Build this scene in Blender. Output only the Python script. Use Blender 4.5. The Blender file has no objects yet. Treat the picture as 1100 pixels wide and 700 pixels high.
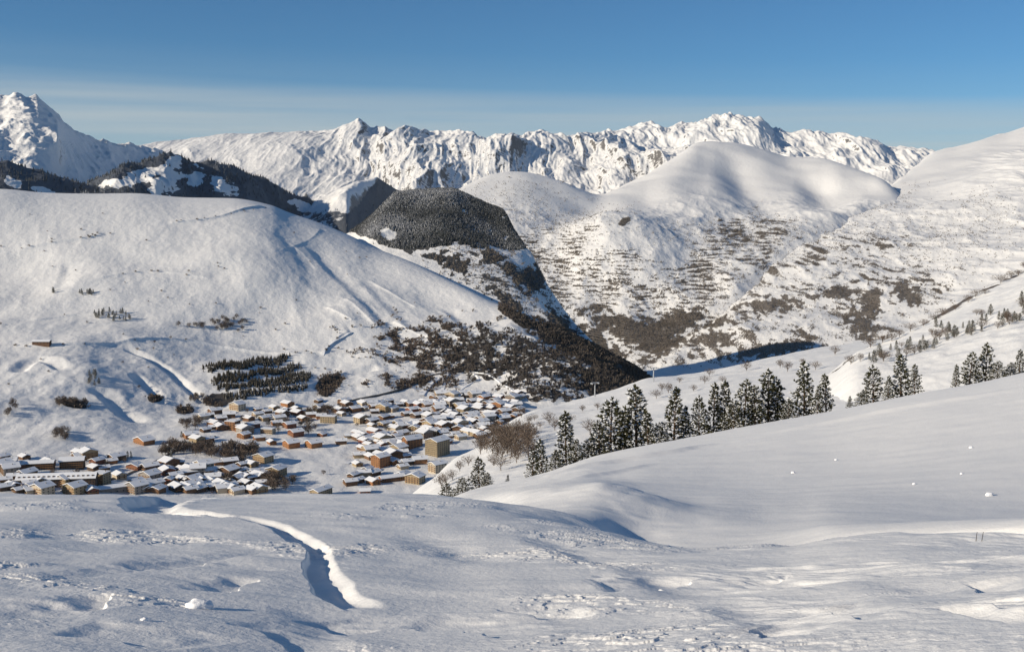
import bpy, math, random
import numpy as np
from math import radians as R_, sin, cos, pi
from mathutils import Vector, Matrix, Euler

S = bpy.context.scene
COL = S.collection
rng = np.random.default_rng(7)
random.seed(7)

# ------------------------------------------------------------------ camera
F_PX, PITCH = 1180.0, math.atan(140 / 1180.0)
cam = bpy.data.cameras.new('camera')
cam.sensor_width = 36.0
cam.lens = 36.0 * F_PX / 1100.0
cam.clip_start = 0.5
cam.clip_end = 200000.0
camo = bpy.data.objects.new('camera', cam)
COL.objects.link(camo)
camo.location = (0, 0, 0)
camo.rotation_euler = (pi / 2 - PITCH, 0, 0)
S.camera = camo

# ------------------------------------------------------------------ sun, sky, exposure
SUN_AZ = R_(-114)      # from the viewing direction (+Y), negative = to the left
SUN_EL = R_(21.5)
LD = Vector((sin(SUN_AZ) * cos(SUN_EL), cos(SUN_AZ) * cos(SUN_EL), sin(SUN_EL)))
sun = bpy.data.lights.new('sun', 'SUN')
sun.energy = 5.0
sun.angle = R_(0.55)
sun.color = (1.0, 0.88, 0.70)
suno = bpy.data.objects.new('sun', sun)
suno.rotation_euler = (-LD).to_track_quat('-Z', 'Y').to_euler()
COL.objects.link(suno)

world = bpy.data.worlds.new('World')
S.world = world
world.use_nodes = True
nt = world.node_tree
nt.nodes.clear()
def wn(t, **kw):
    n = nt.nodes.new(t)
    for k, v in kw.items():
        setattr(n, k, v)
    return n
sky = wn('ShaderNodeTexSky', sky_type='NISHITA')
sky.sun_disc = False
sky.sun_elevation = SUN_EL
sky.sun_rotation = SUN_AZ
sky.altitude = 2400
sky.air_density = 1.0
sky.dust_density = 0.0
sky.ozone_density = 7.5
bg = wn('ShaderNodeBackground')
bg.inputs['Strength'].default_value = 0.092
wo = wn('ShaderNodeOutputWorld')
# thin stretched cirrus low over the ranges
tc = wn('ShaderNodeTexCoord')
sep = wn('ShaderNodeSeparateXYZ')
nt.links.new(tc.outputs['Generated'], sep.inputs[0])
mp = wn('ShaderNodeMapping')
mp.inputs['Scale'].default_value = (1.3, 1.3, 46.0)
mp.inputs['Rotation'].default_value = (0, R_(0.8), 0)
nt.links.new(tc.outputs['Generated'], mp.inputs[0])
nz = wn('ShaderNodeTexNoise')
nz.inputs['Scale'].default_value = 2.2
nz.inputs['Detail'].default_value = 6
nz.inputs['Roughness'].default_value = 0.5
nt.links.new(mp.outputs[0], nz.inputs[0])
def ramp(inp, pts):
    r = wn('ShaderNodeValToRGB')
    cr = r.color_ramp
    while len(cr.elements) < len(pts):
        cr.elements.new(0.5)
    for e, (p, c) in zip(cr.elements, pts):
        e.position = p
        e.color = (c, c, c, 1)
    nt.links.new(inp, r.inputs[0])
    return r.outputs[0]
band = wn('ShaderNodeMapRange')
band.inputs['From Min'].default_value = 0.0
band.inputs['From Max'].default_value = 0.2
# the cloud bank sinks towards the right
tilt = wn('ShaderNodeMath', operation='MULTIPLY_ADD')
nt.links.new(sep.outputs['X'], tilt.inputs[0])
tilt.inputs[1].default_value = 0.03
nt.links.new(sep.outputs['Z'], tilt.inputs[2])
nt.links.new(tilt.outputs[0], band.inputs[0])
bandf = ramp(band.outputs[0], [(0.0, 0.9), (0.30, 0.85), (0.41, 0.55), (0.47, 0.1), (0.62, 0.0)])
nzf = ramp(nz.outputs['Fac'], [(0.3, 0.55), (0.7, 1.0)])
mul = wn('ShaderNodeMath', operation='MULTIPLY')
nt.links.new(bandf, mul.inputs[0])
nt.links.new(nzf, mul.inputs[1])
mul2 = wn('ShaderNodeMath', operation='MULTIPLY')
nt.links.new(mul.outputs[0], mul2.inputs[0])
mul2.inputs[1].default_value = 0.95
mix = wn('ShaderNodeMix', data_type='RGBA')
mix.inputs['B'].default_value = (5.3, 5.9, 6.1, 1)
nt.links.new(mul2.outputs[0], mix.inputs['Factor'])
tint = wn('ShaderNodeMix', data_type='RGBA', blend_type='MULTIPLY')
tint.inputs['Factor'].default_value = 1.0
tint.inputs['B'].default_value = (0.80, 1.0, 0.93, 1)
nt.links.new(sky.outputs[0], tint.inputs['A'])
nt.links.new(tint.outputs['Result'], mix.inputs['A'])
nt.links.new(mix.outputs['Result'], bg.inputs['Color'])
nt.links.new(bg.outputs[0], wo.inputs[0])

S.view_settings.view_transform = 'Standard'
S.view_settings.look = 'None'
S.view_settings.gamma = 1
S.view_settings.use_curve_mapping = False
S.view_settings.exposure = 0.0
S.render.engine = 'CYCLES'
S.cycles.max_bounces = 5
S.cycles.diffuse_bounces = 3

# ------------------------------------------------------------------ picture <-> place
def pix_dir(px, py):
    x = (np.asarray(px, float) - 550) / F_PX
    u = (350 - np.asarray(py, float)) / F_PX
    return x, cos(PITCH) + u * sin(PITCH), -sin(PITCH) + u * cos(PITCH)
def az_t(px, py):
    x, y, z = pix_dir(px, py)
    return np.arctan2(x, y), z / np.hypot(x, y)
def P(px, py, r):
    a, t = az_t(px, py)
    return Vector((float(r * np.sin(a)), float(r * np.cos(a)), float(r * t)))
def project(x, y, z):
    f = y * cos(PITCH) - z * sin(PITCH)
    u = y * sin(PITCH) + z * cos(PITCH)
    return 550 + F_PX * x / f, 350 - F_PX * u / f

# ------------------------------------------------------------------ noise
_pr = np.random.default_rng(11)
_perm = np.concatenate([_pr.permutation(4096)] * 2).astype(np.int32)
_ga = (_pr.random(4096) * 2 * pi)
_gx, _gy = np.cos(_ga).astype(np.float32), np.sin(_ga).astype(np.float32)
def gn(x, y, seed=0):
    if not np.ndim(x) or not np.ndim(y) or np.shape(x) != np.shape(y):
        x, y = np.broadcast_arrays(np.asarray(x, float), np.asarray(y, float))
    x0 = np.floor(x); y0 = np.floor(y)
    fx = (x - x0).astype(np.float32); fy = (y - y0).astype(np.float32)
    ix = (x0.astype(np.int32) + seed * 57) & 4095; iy = (y0.astype(np.int32) + seed * 131) & 4095
    ux = fx * fx * (3 - 2 * fx)
    uy = fy * fy * (3 - 2 * fy)
    p0 = _perm[ix]; p1 = _perm[ix + 1]
    h = _perm[p0 + iy]; a = _gx[h] * fx + _gy[h] * fy
    h = _perm[p1 + iy]; b = _gx[h] * (fx - 1) + _gy[h] * fy
    a += ux * (b - a)
    h = _perm[((p0 + iy + 1) & 4095)]; c = _gx[h] * fx + _gy[h] * (fy - 1)
    h = _perm[((p1 + iy + 1) & 4095)]; d = _gx[h] * (fx - 1) + _gy[h] * (fy - 1)
    c += ux * (d - c)
    return 1.5 * (a + uy * (c - a))
def fbm(x, y, o=4, seed=0, gain=0.5, lac=2.03):
    s = 0; a = 1.0
    for k in range(o):
        s = s + a * gn(x, y, seed + k)
        x = x * lac + 13.7; y = y * lac - 7.3; a *= gain
    return s
def ridged(x, y, o=5, seed=0, gain=0.5, lac=2.07):
    s = 0; a = 1.0; w = 1.0
    for k in range(o):
        n = (1 - np.abs(gn(x, y, seed + k))) ** 2
        s = s + a * (n * w - 0.4)
        w = np.clip(n * 1.4, 0, 1)
        x = x * lac + 5.1; y = y * lac + 9.2; a *= gain
    return s
def sstep(a, b, x):
    t = np.clip((x - a) / (b - a), 0, 1)
    return t * t * (3 - 2 * t)

def pchip_slopes(x, y):          # along axis 0
    h = np.diff(x, axis=0); d = np.diff(y, axis=0) / h
    m = np.zeros_like(y)
    m[0] = d[0]; m[-1] = d[-1]
    for k in range(1, len(x) - 1):
        w1 = 2 * h[k] + h[k - 1]; w2 = h[k] + 2 * h[k - 1]
        same = d[k - 1] * d[k] > 0
        dk = np.where(same, d[k], 1); dk1 = np.where(same, d[k - 1], 1)
        m[k] = np.where(same, (w1 + w2) / (w1 / dk1 + w2 / dk), 0)
    return m
def pchip1(xs, ys, x):
    xs = np.asarray(xs, float); ys = np.asarray(ys, float)
    m = pchip_slopes(xs[:, None], ys[:, None])[:, 0]
    i = np.clip(np.searchsorted(xs, x) - 1, 0, len(xs) - 2)
    h = xs[i + 1] - xs[i]; t = np.clip((x - xs[i]) / h, 0, 1)
    return ((2*t**3 - 3*t**2 + 1) * ys[i] + (t**3 - 2*t**2 + t) * h * m[i]
            + (-2*t**3 + 3*t**2) * ys[i+1] + (t**3 - t**2) * h * m[i+1])

# ------------------------------------------------------------------ terrain sheets
def grid_mesh(name, V, nr, nc, mat, attrs=None):
    me = bpy.data.meshes.new(name)
    i = np.arange(nr * nc, dtype=np.int32).reshape(nr, nc)
    q = np.stack([i[:-1, :-1], i[:-1, 1:], i[1:, 1:], i[1:, :-1]], -1).reshape(-1, 4)
    me.vertices.add(nr * nc)
    me.vertices.foreach_set('co', V.astype(np.float32).ravel())
    me.loops.add(q.size)
    me.loops.foreach_set('vertex_index', q.ravel())
    me.polygons.add(len(q))
    me.polygons.foreach_set('loop_start', np.arange(0, q.size, 4, dtype=np.int32))
    me.polygons.foreach_set('loop_total', np.full(len(q), 4, dtype=np.int32))
    me.polygons.foreach_set('use_smooth', np.ones(len(q), dtype=bool))
    me.update(calc_edges=True)
    for k, a in (attrs or {}).items():
        at = me.attributes.new(k, 'FLOAT', 'POINT')
        at.data.foreach_set('value', a.astype(np.float32).ravel())
    me.materials.append(mat)
    o = bpy.data.objects.new(name, me)
    o['kind'] = 'structure'
    COL.objects.link(o)
    return o

LAYERS = {}
class Sheet:
    """terrain between profile lines; each line is a list of (px, py, distance)"""
    def __init__(s, key, px0, px1, nc, lines, segs, sharp=(), soft=0.0, blur=0, wide=0):
        s.key = key
        s.az = az_t(np.linspace(px0, px1, nc), 350)[0]
        if wide:      # coarser ground continuing to both sides of the view
            s.az = np.concatenate([np.linspace(-1.35, s.az[0], wide, endpoint=False), s.az, np.linspace(s.az[-1], 1.35, wide + 1)[1:]])
        nc = len(s.az)
        K = len(lines)
        r = np.zeros((K, nc)); z = np.zeros((K, nc))
        for k, L in enumerate(lines):
            a = []; t = []; rr = []
            for p in L:
                if len(p) == 4:
                    a.append(float(az_t(p[0], 350)[0])); t.append(p[3] / p[2])
                else:
                    q = az_t(p[0], p[1]); a.append(float(q[0])); t.append(float(q[1]))
                rr.append(p[2])
            azc = np.clip(s.az, a[0], a[-1])
            if k in sharp:
                r[k] = np.interp(azc, a, rr)
                z[k] = np.interp(azc, a, t) * r[k]
            else:
                r[k] = pchip1(a, rr, azc)
                z[k] = pchip1(a, t, azc) * r[k]
        for k in range(1, K):
            r[k] = np.maximum(r[k], r[k - 1] * 1.004 + 0.2)
        m = pchip_slopes(r, z)
        if soft:
            h = np.diff(r, axis=0); d = np.diff(z, axis=0) / h
            fd = (d[:-1] * h[1:] + d[1:] * h[:-1]) / (h[1:] + h[:-1])
            lim = 3 * np.where(d[:-1] * d[1:] > 0, np.minimum(abs(d[:-1]), abs(d[1:])), 0) + soft
            m[1:-1] = np.clip(fd, -lim, lim)
        RR = []; ZZ = []; VV = []
        for k in range(K - 1):
            n = segs[k]
            for j in range(n + (1 if k == K - 2 else 0)):
                t = j / n
                h = r[k + 1] - r[k]
                RR.append(r[k] + t * h)
                ZZ.append((2*t**3 - 3*t**2 + 1) * z[k] + (t**3 - 2*t**2 + t) * h * m[k]
                          + (-2*t**3 + 3*t**2) * z[k+1] + (t**3 - t**2) * h * m[k+1])
                VV.append(k + t)
        s.r = np.array(RR); s.z = np.array(ZZ)
        if blur:
            k_ = np.hanning(2 * blur + 1); k_ /= k_.sum()
            for nm in ('r', 'z'):
                q = np.pad(getattr(s, nm), ((0, 0), (blur, blur)), 'edge')
                setattr(s, nm, np.apply_along_axis(lambda m_: np.convolve(m_, k_, 'valid'), 1, q))
        s.v = np.array(VV)[:, None] + 0 * s.r
        s.x = s.r * np.sin(s.az)[None]; s.y = s.r * np.cos(s.az)[None]
        s.lat = s.az[None] + 0 * s.r
        s.attrs = {}
        LAYERS[key] = s
    def pxpy(s):
        return project(s.x, s.y, s.z)
    def build(s, name, mat):
        V = np.stack([s.x, s.y, s.z], -1)
        s.ob = grid_mesh(name, V, s.r.shape[0], s.r.shape[1], mat, s.attrs)
        return s.ob
    def _col(s, a):
        i = np.clip(np.searchsorted(s.az, a) - 1, 0, len(s.az) - 2)
        f = (a - s.az[i]) / (s.az[i + 1] - s.az[i])
        return i, min(max(f, 0), 1)
    def height(s, x, y):
        a = math.atan2(x, y); d = math.hypot(x, y)
        if a < s.az[0] or a > s.az[-1]:
            return -1e9
        i, f = s._col(a)
        if d < s.r[0, i] or d > s.r[-1, i]:
            return -1e9
        return (1 - f) * np.interp(d, s.r[:, i], s.z[:, i]) + f * np.interp(d, s.r[:, i + 1], s.z[:, i + 1])
    def hit(s, px, py):
        a, t = az_t(px, py)
        i, f = s._col(float(a))
        r = (1 - f) * s.r[:, i] + f * s.r[:, i + 1]
        z = (1 - f) * s.z[:, i] + f * s.z[:, i + 1]
        q = z / r - t
        k = np.nonzero(q >= 0)[0]
        k = k[0] if len(k) else int(np.argmax(q))
        if k > 0 and q[k] >= 0 and q[k - 1] < 0:
            w = -q[k - 1] / (q[k] - q[k - 1])
            d = r[k - 1] + w * (r[k] - r[k - 1])
        else:
            d = r[k]
        return Vector((d * math.sin(a), d * math.cos(a), s.height(d * math.sin(a), d * math.cos(a))))

def seg_dist(x, y, pts, reach=12.0):
    """distance to a plan polyline, signed (+ = right of travel), and arclength 0..1; only evaluated near it"""
    B_, S_, A_ = np.full(x.shape, 1e9), np.full(x.shape, 1e9), np.zeros(x.shape)
    P_ = np.array(pts)
    lo = P_.min(0) - reach; hi = P_.max(0) + reach
    I = np.nonzero((x > lo[0]) & (x < hi[0]) & (y > lo[1]) & (y < hi[1]))
    x = x[I]; y = y[I]
    best = np.full(x.shape, 1e9); sd = np.zeros(x.shape); al = np.zeros(x.shape)
    L = [0]
    for p, q in zip(pts[:-1], pts[1:]):
        L.append(L[-1] + math.hypot(q[0] - p[0], q[1] - p[1]))
    for k, (p, q) in enumerate(zip(pts[:-1], pts[1:])):
        dx, dy = q[0] - p[0], q[1] - p[1]
        l2 = dx * dx + dy * dy
        t = np.clip(((x - p[0]) * dx + (y - p[1]) * dy) / l2, 0, 1)
        ex = x - p[0] - t * dx; ey = y - p[1] - t * dy
        d = np.hypot(ex, ey)
        w = d < best
        best = np.where(w, d, best)
        sd = np.where(w, np.sign(ex * dy - ey * dx) * d, sd)
        al = np.where(w, (L[k] + t * (L[k + 1] - L[k])) / L[-1], al)
    B_[I] = best; S_[I] = sd; A_[I] = al
    return B_, S_, A_
def smooth_line(pts, n=8):
    out = []
    for i in range(len(pts) - 1):
        p0 = pts[max(i - 1, 0)]; p1 = pts[i]; p2 = pts[i + 1]; p3 = pts[min(i + 2, len(pts) - 1)]
        for j in range(n):
            t = j / n
            out.append(tuple(0.5 * (2*b + (c - a)*t + (2*a - 5*b + 4*c - d)*t*t + (3*b - a - 3*c + d)*t**3)
                             for a, b, c, d in zip(p0, p1, p2, p3)))
    out.append(tuple(pts[-1]))
    return out

# ------------------------------------------------------------------ materials
def new_mat(name):
    m = bpy.data.materials.new(name)
    m.use_nodes = True
    t = m.node_tree
    return m, t, t.nodes['Principled BSDF']
def nd(t, typ, **kw):
    n = t.nodes.new(typ)
    for k, v in kw.items():
        if isinstance(v, dict):
            for a, b in v.items():
                n.inputs[a].default_value = b
        else:
            setattr(n, k, v)
    return n
def mrange(t, src, a, b, lo=0.0, hi=1.0):
    n = nd(t, 'ShaderNodeMapRange', interpolation_type='SMOOTHSTEP')
    n.inputs['From Min'].default_value = a
    n.inputs['From Max'].default_value = b
    n.inputs['To Min'].default_value = lo
    n.inputs['To Max'].default_value = hi
    t.links.new(src, n.inputs[0])
    return n.outputs[0]
def mth(t, op, a, b=None):
    n = nd(t, 'ShaderNodeMath', operation=op)
    for i, v in enumerate((a, b)):
        if v is None:
            continue
        if isinstance(v, (int, float)):
            n.inputs[i].default_value = v
        else:
            t.links.new(v, n.inputs[i])
    return n.outputs[0]
def noise(t, vec, scale, detail=4, rough=0.55):
    n = nd(t, 'ShaderNodeTexNoise')
    n.inputs['Scale'].default_value = scale
    n.inputs['Detail'].default_value = detail
    n.inputs['Roughness'].default_value = rough
    t.links.new(vec, n.inputs[0])
    return n.outputs['Fac']
def mixc(t, f, a, b):
    n = nd(t, 'ShaderNodeMix', data_type='RGBA')
    for k, v in (('Factor', f), ('A', a), ('B', b)):
        if isinstance(v, tuple):
            n.inputs[k].default_value = (*v, 1)
        elif isinstance(v, (int, float)):
            n.inputs[k].default_value = v
        else:
            t.links.new(v, n.inputs[k])
    return n.outputs['Result']

def snow_mat(name, bumps, bump_h, rock=None, wood=False, woodcol=(0.10, 0.085, 0.07), wood2=(0.05, 0.045, 0.04),
             wscale=0.03, snow=(0.88, 0.872, 0.855), rockcol=((0.16, 0.14, 0.125), (0.30, 0.27, 0.24)), rscale=0.01):
    m, t, b = new_mat(name)
    geo = nd(t, 'ShaderNodeNewGeometry')
    pos = geo.outputs['Position']
    col = mixc(t, noise(t, pos, bumps[0] * 0.15, 3), tuple(c * 0.95 for c in snow), snow)
    if rock:
        sp = nd(t, 'ShaderNodeSeparateXYZ')
        t.links.new(geo.outputs['Normal'], sp.inputs[0])
        n = noise(t, pos, rscale, 6, 0.65)
        # streaky: stretched down the fall line
        mp_ = nd(t, 'ShaderNodeMapping')
        mp_.inputs['Scale'].default_value = (1, 1, 0.25)
        t.links.new(pos, mp_.inputs[0])
        n2 = noise(t, mp_.outputs[0], rscale * 3.1, 5, 0.6)
        s = mth(t, 'ADD', sp.outputs['Z'], mth(t, 'MULTIPLY', mth(t, 'SUBTRACT', n, 0.5), rock[2]))
        s = mth(t, 'ADD', s, mth(t, 'MULTIPLY', mth(t, 'SUBTRACT', n2, 0.5), rock[2]))
        rm = mrange(t, s, rock[0], rock[1], 1.0, 0.0)
        rc = mixc(t, n2, rockcol[0], rockcol[1])
        col = mixc(t, rm, col, rc)
    if wood:
        at = nd(t, 'ShaderNodeAttribute', attribute_name='wood')
        n3 = noise(t, pos, wscale, 4, 0.7)
        w = mth(t, 'ADD', at.outputs['Fac'], mth(t, 'MULTIPLY', mth(t, 'SUBTRACT', n3, 0.5), 1.3))
        wm = mrange(t, w, 0.46, 0.57)
        wm = mth(t, 'MULTIPLY', wm, mrange(t, at.outputs['Fac'], 0.02, 0.15))
        n4 = noise(t, pos, wscale * 2.7, 3, 0.6)
        col = mixc(t, wm, col, mixc(t, n4, wood2, woodcol))
    t.links.new(col, b.inputs['Base Color'])
    b.inputs['Roughness'].default_value = 0.62
    b.inputs['Specular IOR Level'].default_value = 0.25
    last = None
    for i, (sc, h) in enumerate(zip(bumps, bump_h)):
        bp = nd(t, 'ShaderNodeBump')
        bp.inputs['Strength'].default_value = 1.0
        bp.inputs['Distance'].default_value = h
        t.links.new(noise(t, pos, sc, 4, 0.6), bp.inputs['Height'])
        if last:
            t.links.new(last, bp.inputs['Normal'])
        last = bp.outputs[0]
    if last:
        t.links.new(last, b.inputs['Normal'])
    return m

# =================================================================== TERRAIN
X = [-170, 1270]
def flat(py, r, a=-170, b=1270):
    return [(a, py, r), (b, py, r)]

# ---- A: the near snowfield and the open piste slope to the right
A = Sheet('A', -170, 1270, 1500, [
    [(-170, None, 2.5, -2.72), (1270, None, 2.5, -2.6)],
    [(-170, 735, 9.9), (500, 735, 10.0), (1270, 735, 9.3)],
    [(-170, 620, 17.6), (500, 620, 18.2), (800, 625, 17.5), (1000, 618, 16.5), (1270, 612, 16.5)],
    [(-170, 575, 26.5), (400, 575, 27.5), (600, 580, 26.5), (700, 592, 23.5), (820, 594, 23), (900, 581, 25.5), (960, 577, 26), (1060, 579, 26), (1100, 581, 26), (1270, 588, 26)],
    [(-170, 534, 51), (0, 533, 52), (300, 533, 52), (470, 531, 51), (520, 537, 49), (545, 545, 47), (560, 549.5, 46), (600, 560, 43), (620, 566, 41), (660, 577.5, 37.5), (700, 588, 34.3), (740, 593, 34), (780, 594.5, 37.5), (820, 595.5, 41), (860, 598, 44.2), (900, 600, 44.7), (1000, 602, 44.2), (1100, 602, 43.5), (1270, 602, 42.8)],
    [(-170, 640, 115), (0, 640, 115), (400, 605, 105), (470, 560, 85), (520, 546, 70), (545, 545.3, 64), (560, 545.6, 61), (600, 547, 57), (630, 553, 54.5), (650, 563, 53), (665, 574, 52), (700, 586, 50), (740, 589.5, 48), (780, 590, 47.5), (820, 588, 47), (860, 583, 46.8), (900, 578, 46.5), (1000, 571, 46), (1100, 566.5, 45.2), (1270, 562, 44.5)],
    [(-170, None, 140, -53), (0, None, 140, -53), (400, None, 112, -37.5), (470, None, 90, -26.3), (520, None, 78, -21.8), (560, None, 70, -19.2), (600, None, 65, -17.9), (640, None, 62, -17.3), (665, None, 60, -17.3), (700, None, 58, -17.4), (740, None, 56, -17.0), (780, None, 55.5, -16.7), (820, None, 55, -16.5), (860, None, 54.8, -16.25), (900, None, 54.5, -15.9), (1000, None, 54, -15.5), (1100, None, 53.4, -15.1), (1270, None, 53, -14.7)],
    [(-170, 800, 210), (0, 800, 210), (400, 640, 130), (470, 545, 98), (520, 532, 95), (580, 520, 95), (640, 512, 95), (700, 518, 88), (760, 520, 88), (860, 515, 90), (1000, 500, 92), (1100, 488, 94), (1270, 470, 96)],
    [(-170, 900, 280), (0, 900, 280), (400, 680, 170), (470, 550, 118), (495, 529, 118), (530, 520, 124), (580, 510, 132), (640, 490, 140), (700, 478, 145), (740, 470, 148), (800, 458, 150), (860, 447, 152), (900, 440, 154), (950, 430, 156), (1000, 420, 158), (1050, 411, 160), (1100, 400, 164), (1270, 370, 172)],
    [(-170, 1000, 360), (0, 1000, 360), (400, 760, 250), (490, 570, 190), (640, 540, 215), (800, 505, 225), (1000, 465, 235), (1100, 447, 240), (1270, 425, 250)],
], [24, 330, 230, 170, 40, 50, 80, 110, 30, 24], soft=0.04, blur=24, wide=110)

def plan(pts, dz=0):
    return [tuple(A.hit(px, py)[:2]) for px, py in pts]
def pl(pts, n=6):
    return smooth_line(plan(pts), n)

x, y, r = A.x, A.y, A.r
near = sstep(75, 35, r)
A_z0 = A.z.copy()
dz = np.zeros_like(r)
# right-hand slope is smooth, the near field is wind-worked
px_, py_ = A.pxpy()
farslope = sstep(-2.5, 2.5, x - (6.0 + 0.05 * y) ) * sstep(28, 42, r)
rough = 1 - 0.93 * farslope
dz += 0.25 * fbm(x / 14, y / 22, 2, 3) * (0.25 + 0.75 * rough) * sstep(4, 14, r)
dz += 0.05 * fbm(x / 3.2, y / 4.5, 3, 11) * rough
# long gentle drifts
dr = fbm(x / 4.0 + 0.25 * y / 4.0, y / 1.9, 3, 31)
dz += 0.055 * np.clip(dr, -0.2, 1.2) * rough * sstep(5, 12, r)
# broken wind crust: terraces with small sharp edges, in patches
patch = sstep(0.12, 0.5, fbm(x / 5.5 + 3, y / 4.2, 3, 47) )
q = fbm(x / 1.5, y / 0.8, 5, 61, 0.55)
terr = sstep(0.03, 0.10, q) + sstep(-0.42, -0.36, q) * 0.8 + sstep(0.44, 0.5, q) * 0.7
dz += 0.028 * terr * patch * rough * (1 - 0.75 * sstep(1.5, 4.0, x) * sstep(30, 22, r)) * sstep(60, 26, r)
dz += 0.006 * fbm(x / 0.22, y / 0.16, 3, 71) * rough * (0.3 + patch) * sstep(45, 12, r)
# sastrugi ripples on the right-hand near mound, running diagonally
rm = sstep(1.0, 4.0, x) * sstep(34, 24, r) * sstep(9, 12, r)
c1 = x * 0.80 + y * 0.60 ; c2 = -x * 0.60 + y * 0.80
wv = c1 + 0.25 * fbm(x / 1.5, y / 1.5, 3, 81)
saw = gn(wv / 0.30, c2 / 1.3, 90); saw2 = gn(wv / 0.62, c2 / 3.0, 92)
rp = sstep(-0.1, 0.5, fbm(x / 3.0, y / 4.0, 3, 95))
dz += (0.034 * np.abs(saw) + 0.07 * np.clip(saw2, -0.15, 1)) * rm * (0.25 + rp)
# two ribbed vehicle tracks across it
for pts, wd in (([(560, 712), (700, 684), (820, 655), (920, 640), (1010, 627), (1110, 606)], 0.22),
                ([(640, 712), (760, 688), (880, 655), (960, 640)], 0.20)):
    b, sd, al = seg_dist(x, y, pl(pts))
    inside = sstep(wd, wd * 0.75, b)
    rib = np.sin(al * 2 * pi * 150 + 2 * gn(x, y, 4))
    dz += inside * (-0.008 + 0.008 * rib * (0.4 + 0.6 * gn(x / 0.6, y / 0.6, 14)))
# the winding wind groove on the left: steep shaded wall on its left side
def groove(pts, w, depth, bank=0.0):
    global dz
    P_ = pl(pts)
    b, sd, al = seg_dist(x, y, P_)
    ww = np.interp(al, np.linspace(0, 1, len(w)), w) * (1 + 0.22 * fbm(x / 1.6, y / 1.6, 3, 7))
    e = sstep(0, 0.12, al) * sstep(1, 0.94, al)
    d = np.interp(al, np.linspace(0, 1, len(w)), depth if isinstance(depth, (list, tuple)) else [depth] * len(w))
    s = sd / ww
    prof = np.where(s > 0, sstep(1.1, 0.75, s), sstep(-1.3, -0.35, s))
    dz += -d * prof * e * (0.9 + 0.25 * gn(x / 0.9, y / 0.9, 6))
    if bank > 0:
        dz += bank * np.exp(-((s + 1.3) / 0.3) ** 2) * e * (0.6 + 0.9 * fbm(x / 0.7, y / 0.7, 3, 8))
        dz += 0.5 * bank * np.exp(-((s - 1.4) / 0.5) ** 2) * e
groove([(196, 532), (170, 540), (163, 549), (185, 556), (230, 559)], [1.0, 1.3, 0.9, 0.7], [0.40, 0.5, 0.35, 0.2], 0.02)
groove([(225, 558), (270, 563), (310, 573), (340, 589), (343, 603), (352, 618), (368, 632), (402, 645)],
       [0.14, 0.23, 0.30, 0.34, 0.20, 0.29, 0.31, 0.32], [0.06, 0.12, 0.15, 0.19, 0.14, 0.19, 0.19, 0.10], 0.0)
groove([(172, 551), (190, 555), (215, 557), (245, 561)], [0.25, 0.3, 0.3, 0.25], [0.1, 0.13, 0.12, 0.1], 0.02)
# short drift steps scattered in the field
for pts, w, d in (([(236, 628), (252, 620), (272, 615)], 0.16, 0.10), ([(96, 645), (106, 637), (112, 632)], 0.13, 0.09),
                  ([(330, 652), (350, 657), (385, 664)], 0.2, 0.07),
                  ([(640, 625), (690, 622), (740, 612)], 0.35, 0.12), ([(815, 622), (840, 618), (852, 617)], 0.22, 0.12),
                  ([(540, 640), (585, 648), (640, 645)], 0.25, 0.09), ([(806, 674), (822, 676), (842, 690)], 0.16, 0.10),
                  ([(862, 658), (905, 659), (938, 668)], 0.14, 0.07), ([(1040, 622), (1056, 626), (1060, 634)], 0.12, 0.09),
                  ([(1020, 658), (1055, 668), (1110, 676)], 0.16, 0.09), ([(0, 622), (120, 609), (250, 595), (300, 588)], 0.16, 0.05),
                  ([(980, 648), (1030, 652), (1100, 658)], 0.2, 0.07),
                  ([(120, 600), (200, 606), (300, 604)], 0.3, 0.05),
                  ([(430, 655), (500, 662), (560, 676)], 0.25, 0.07), ([(60, 668), (130, 676), (200, 690)], 0.25, 0.06), ([(250, 660), (300, 672), (330, 690)], 0.2, 0.05), ([(0, 655), (40, 648), (80, 652)], 0.2, 0.08)):
    b, sd, al = seg_dist(x, y, pl(pts))
    s = sd / (w * (1 + 0.5 * gn(x / 0.5, y / 0.3, 21)))
    e = sstep(0, 0.2, al) * sstep(1, 0.8, al)
    dz += -d * np.where(s > 0, sstep(1, 0.7, s), sstep(-5.0, 0, s)) * e
# cornice lip above the gully, dropping away to the right
# raised lip of the hollow in the middle
b, sd, al = seg_dist(x, y, smooth_line([tuple(P(*q)[:2]) for q in ((535, 542, 47.6), (560, 549.5, 46), (600, 560, 43), (630, 569, 40), (660, 577.5, 37.5))], 6))
dz += 0.44 * np.exp(-(np.where(sd < 0, b / 0.6, b / 2.4)) ** 2) * sstep(0, 0.35, al) * sstep(1, 0.7, al)
# soft shoulders falling away to the right, dark under the low sun
for pts, w, d in (([(556, 570), (606, 588), (655, 614)], 0.75, 0.24), ([(410, 570), (470, 586), (522, 604)], 0.8, 0.20), ([(664, 600), (700, 616), (724, 640)], 0.5, 0.13),
                  ([(120, 556), (150, 572), (172, 592)], 0.7, 0.10), ([(20, 560), (60, 580), (90, 604)], 0.8, 0.10), ([(300, 636), (322, 656), (340, 680)], 0.4, 0.07),
                  ([(760, 640), (800, 662), (830, 690)], 0.4, 0.08), ([(930, 610), (960, 630), (985, 655)], 0.5, 0.10), ([(560, 640), (600, 660), (620, 690)], 0.4, 0.07)):
    b, sd, al = seg_dist(x, y, pl(pts))
    e = sstep(0, 0.35, al) * sstep(1, 0.65, al)
    sd = sd + 0.25 * w * fbm(x / 1.1, y / 0.6, 3, 24)
    dz += -d * e * np.where(sd < 0, np.exp(np.minimum(sd, 0) / 4.0), 1) * sstep(w, -w, sd)
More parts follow.
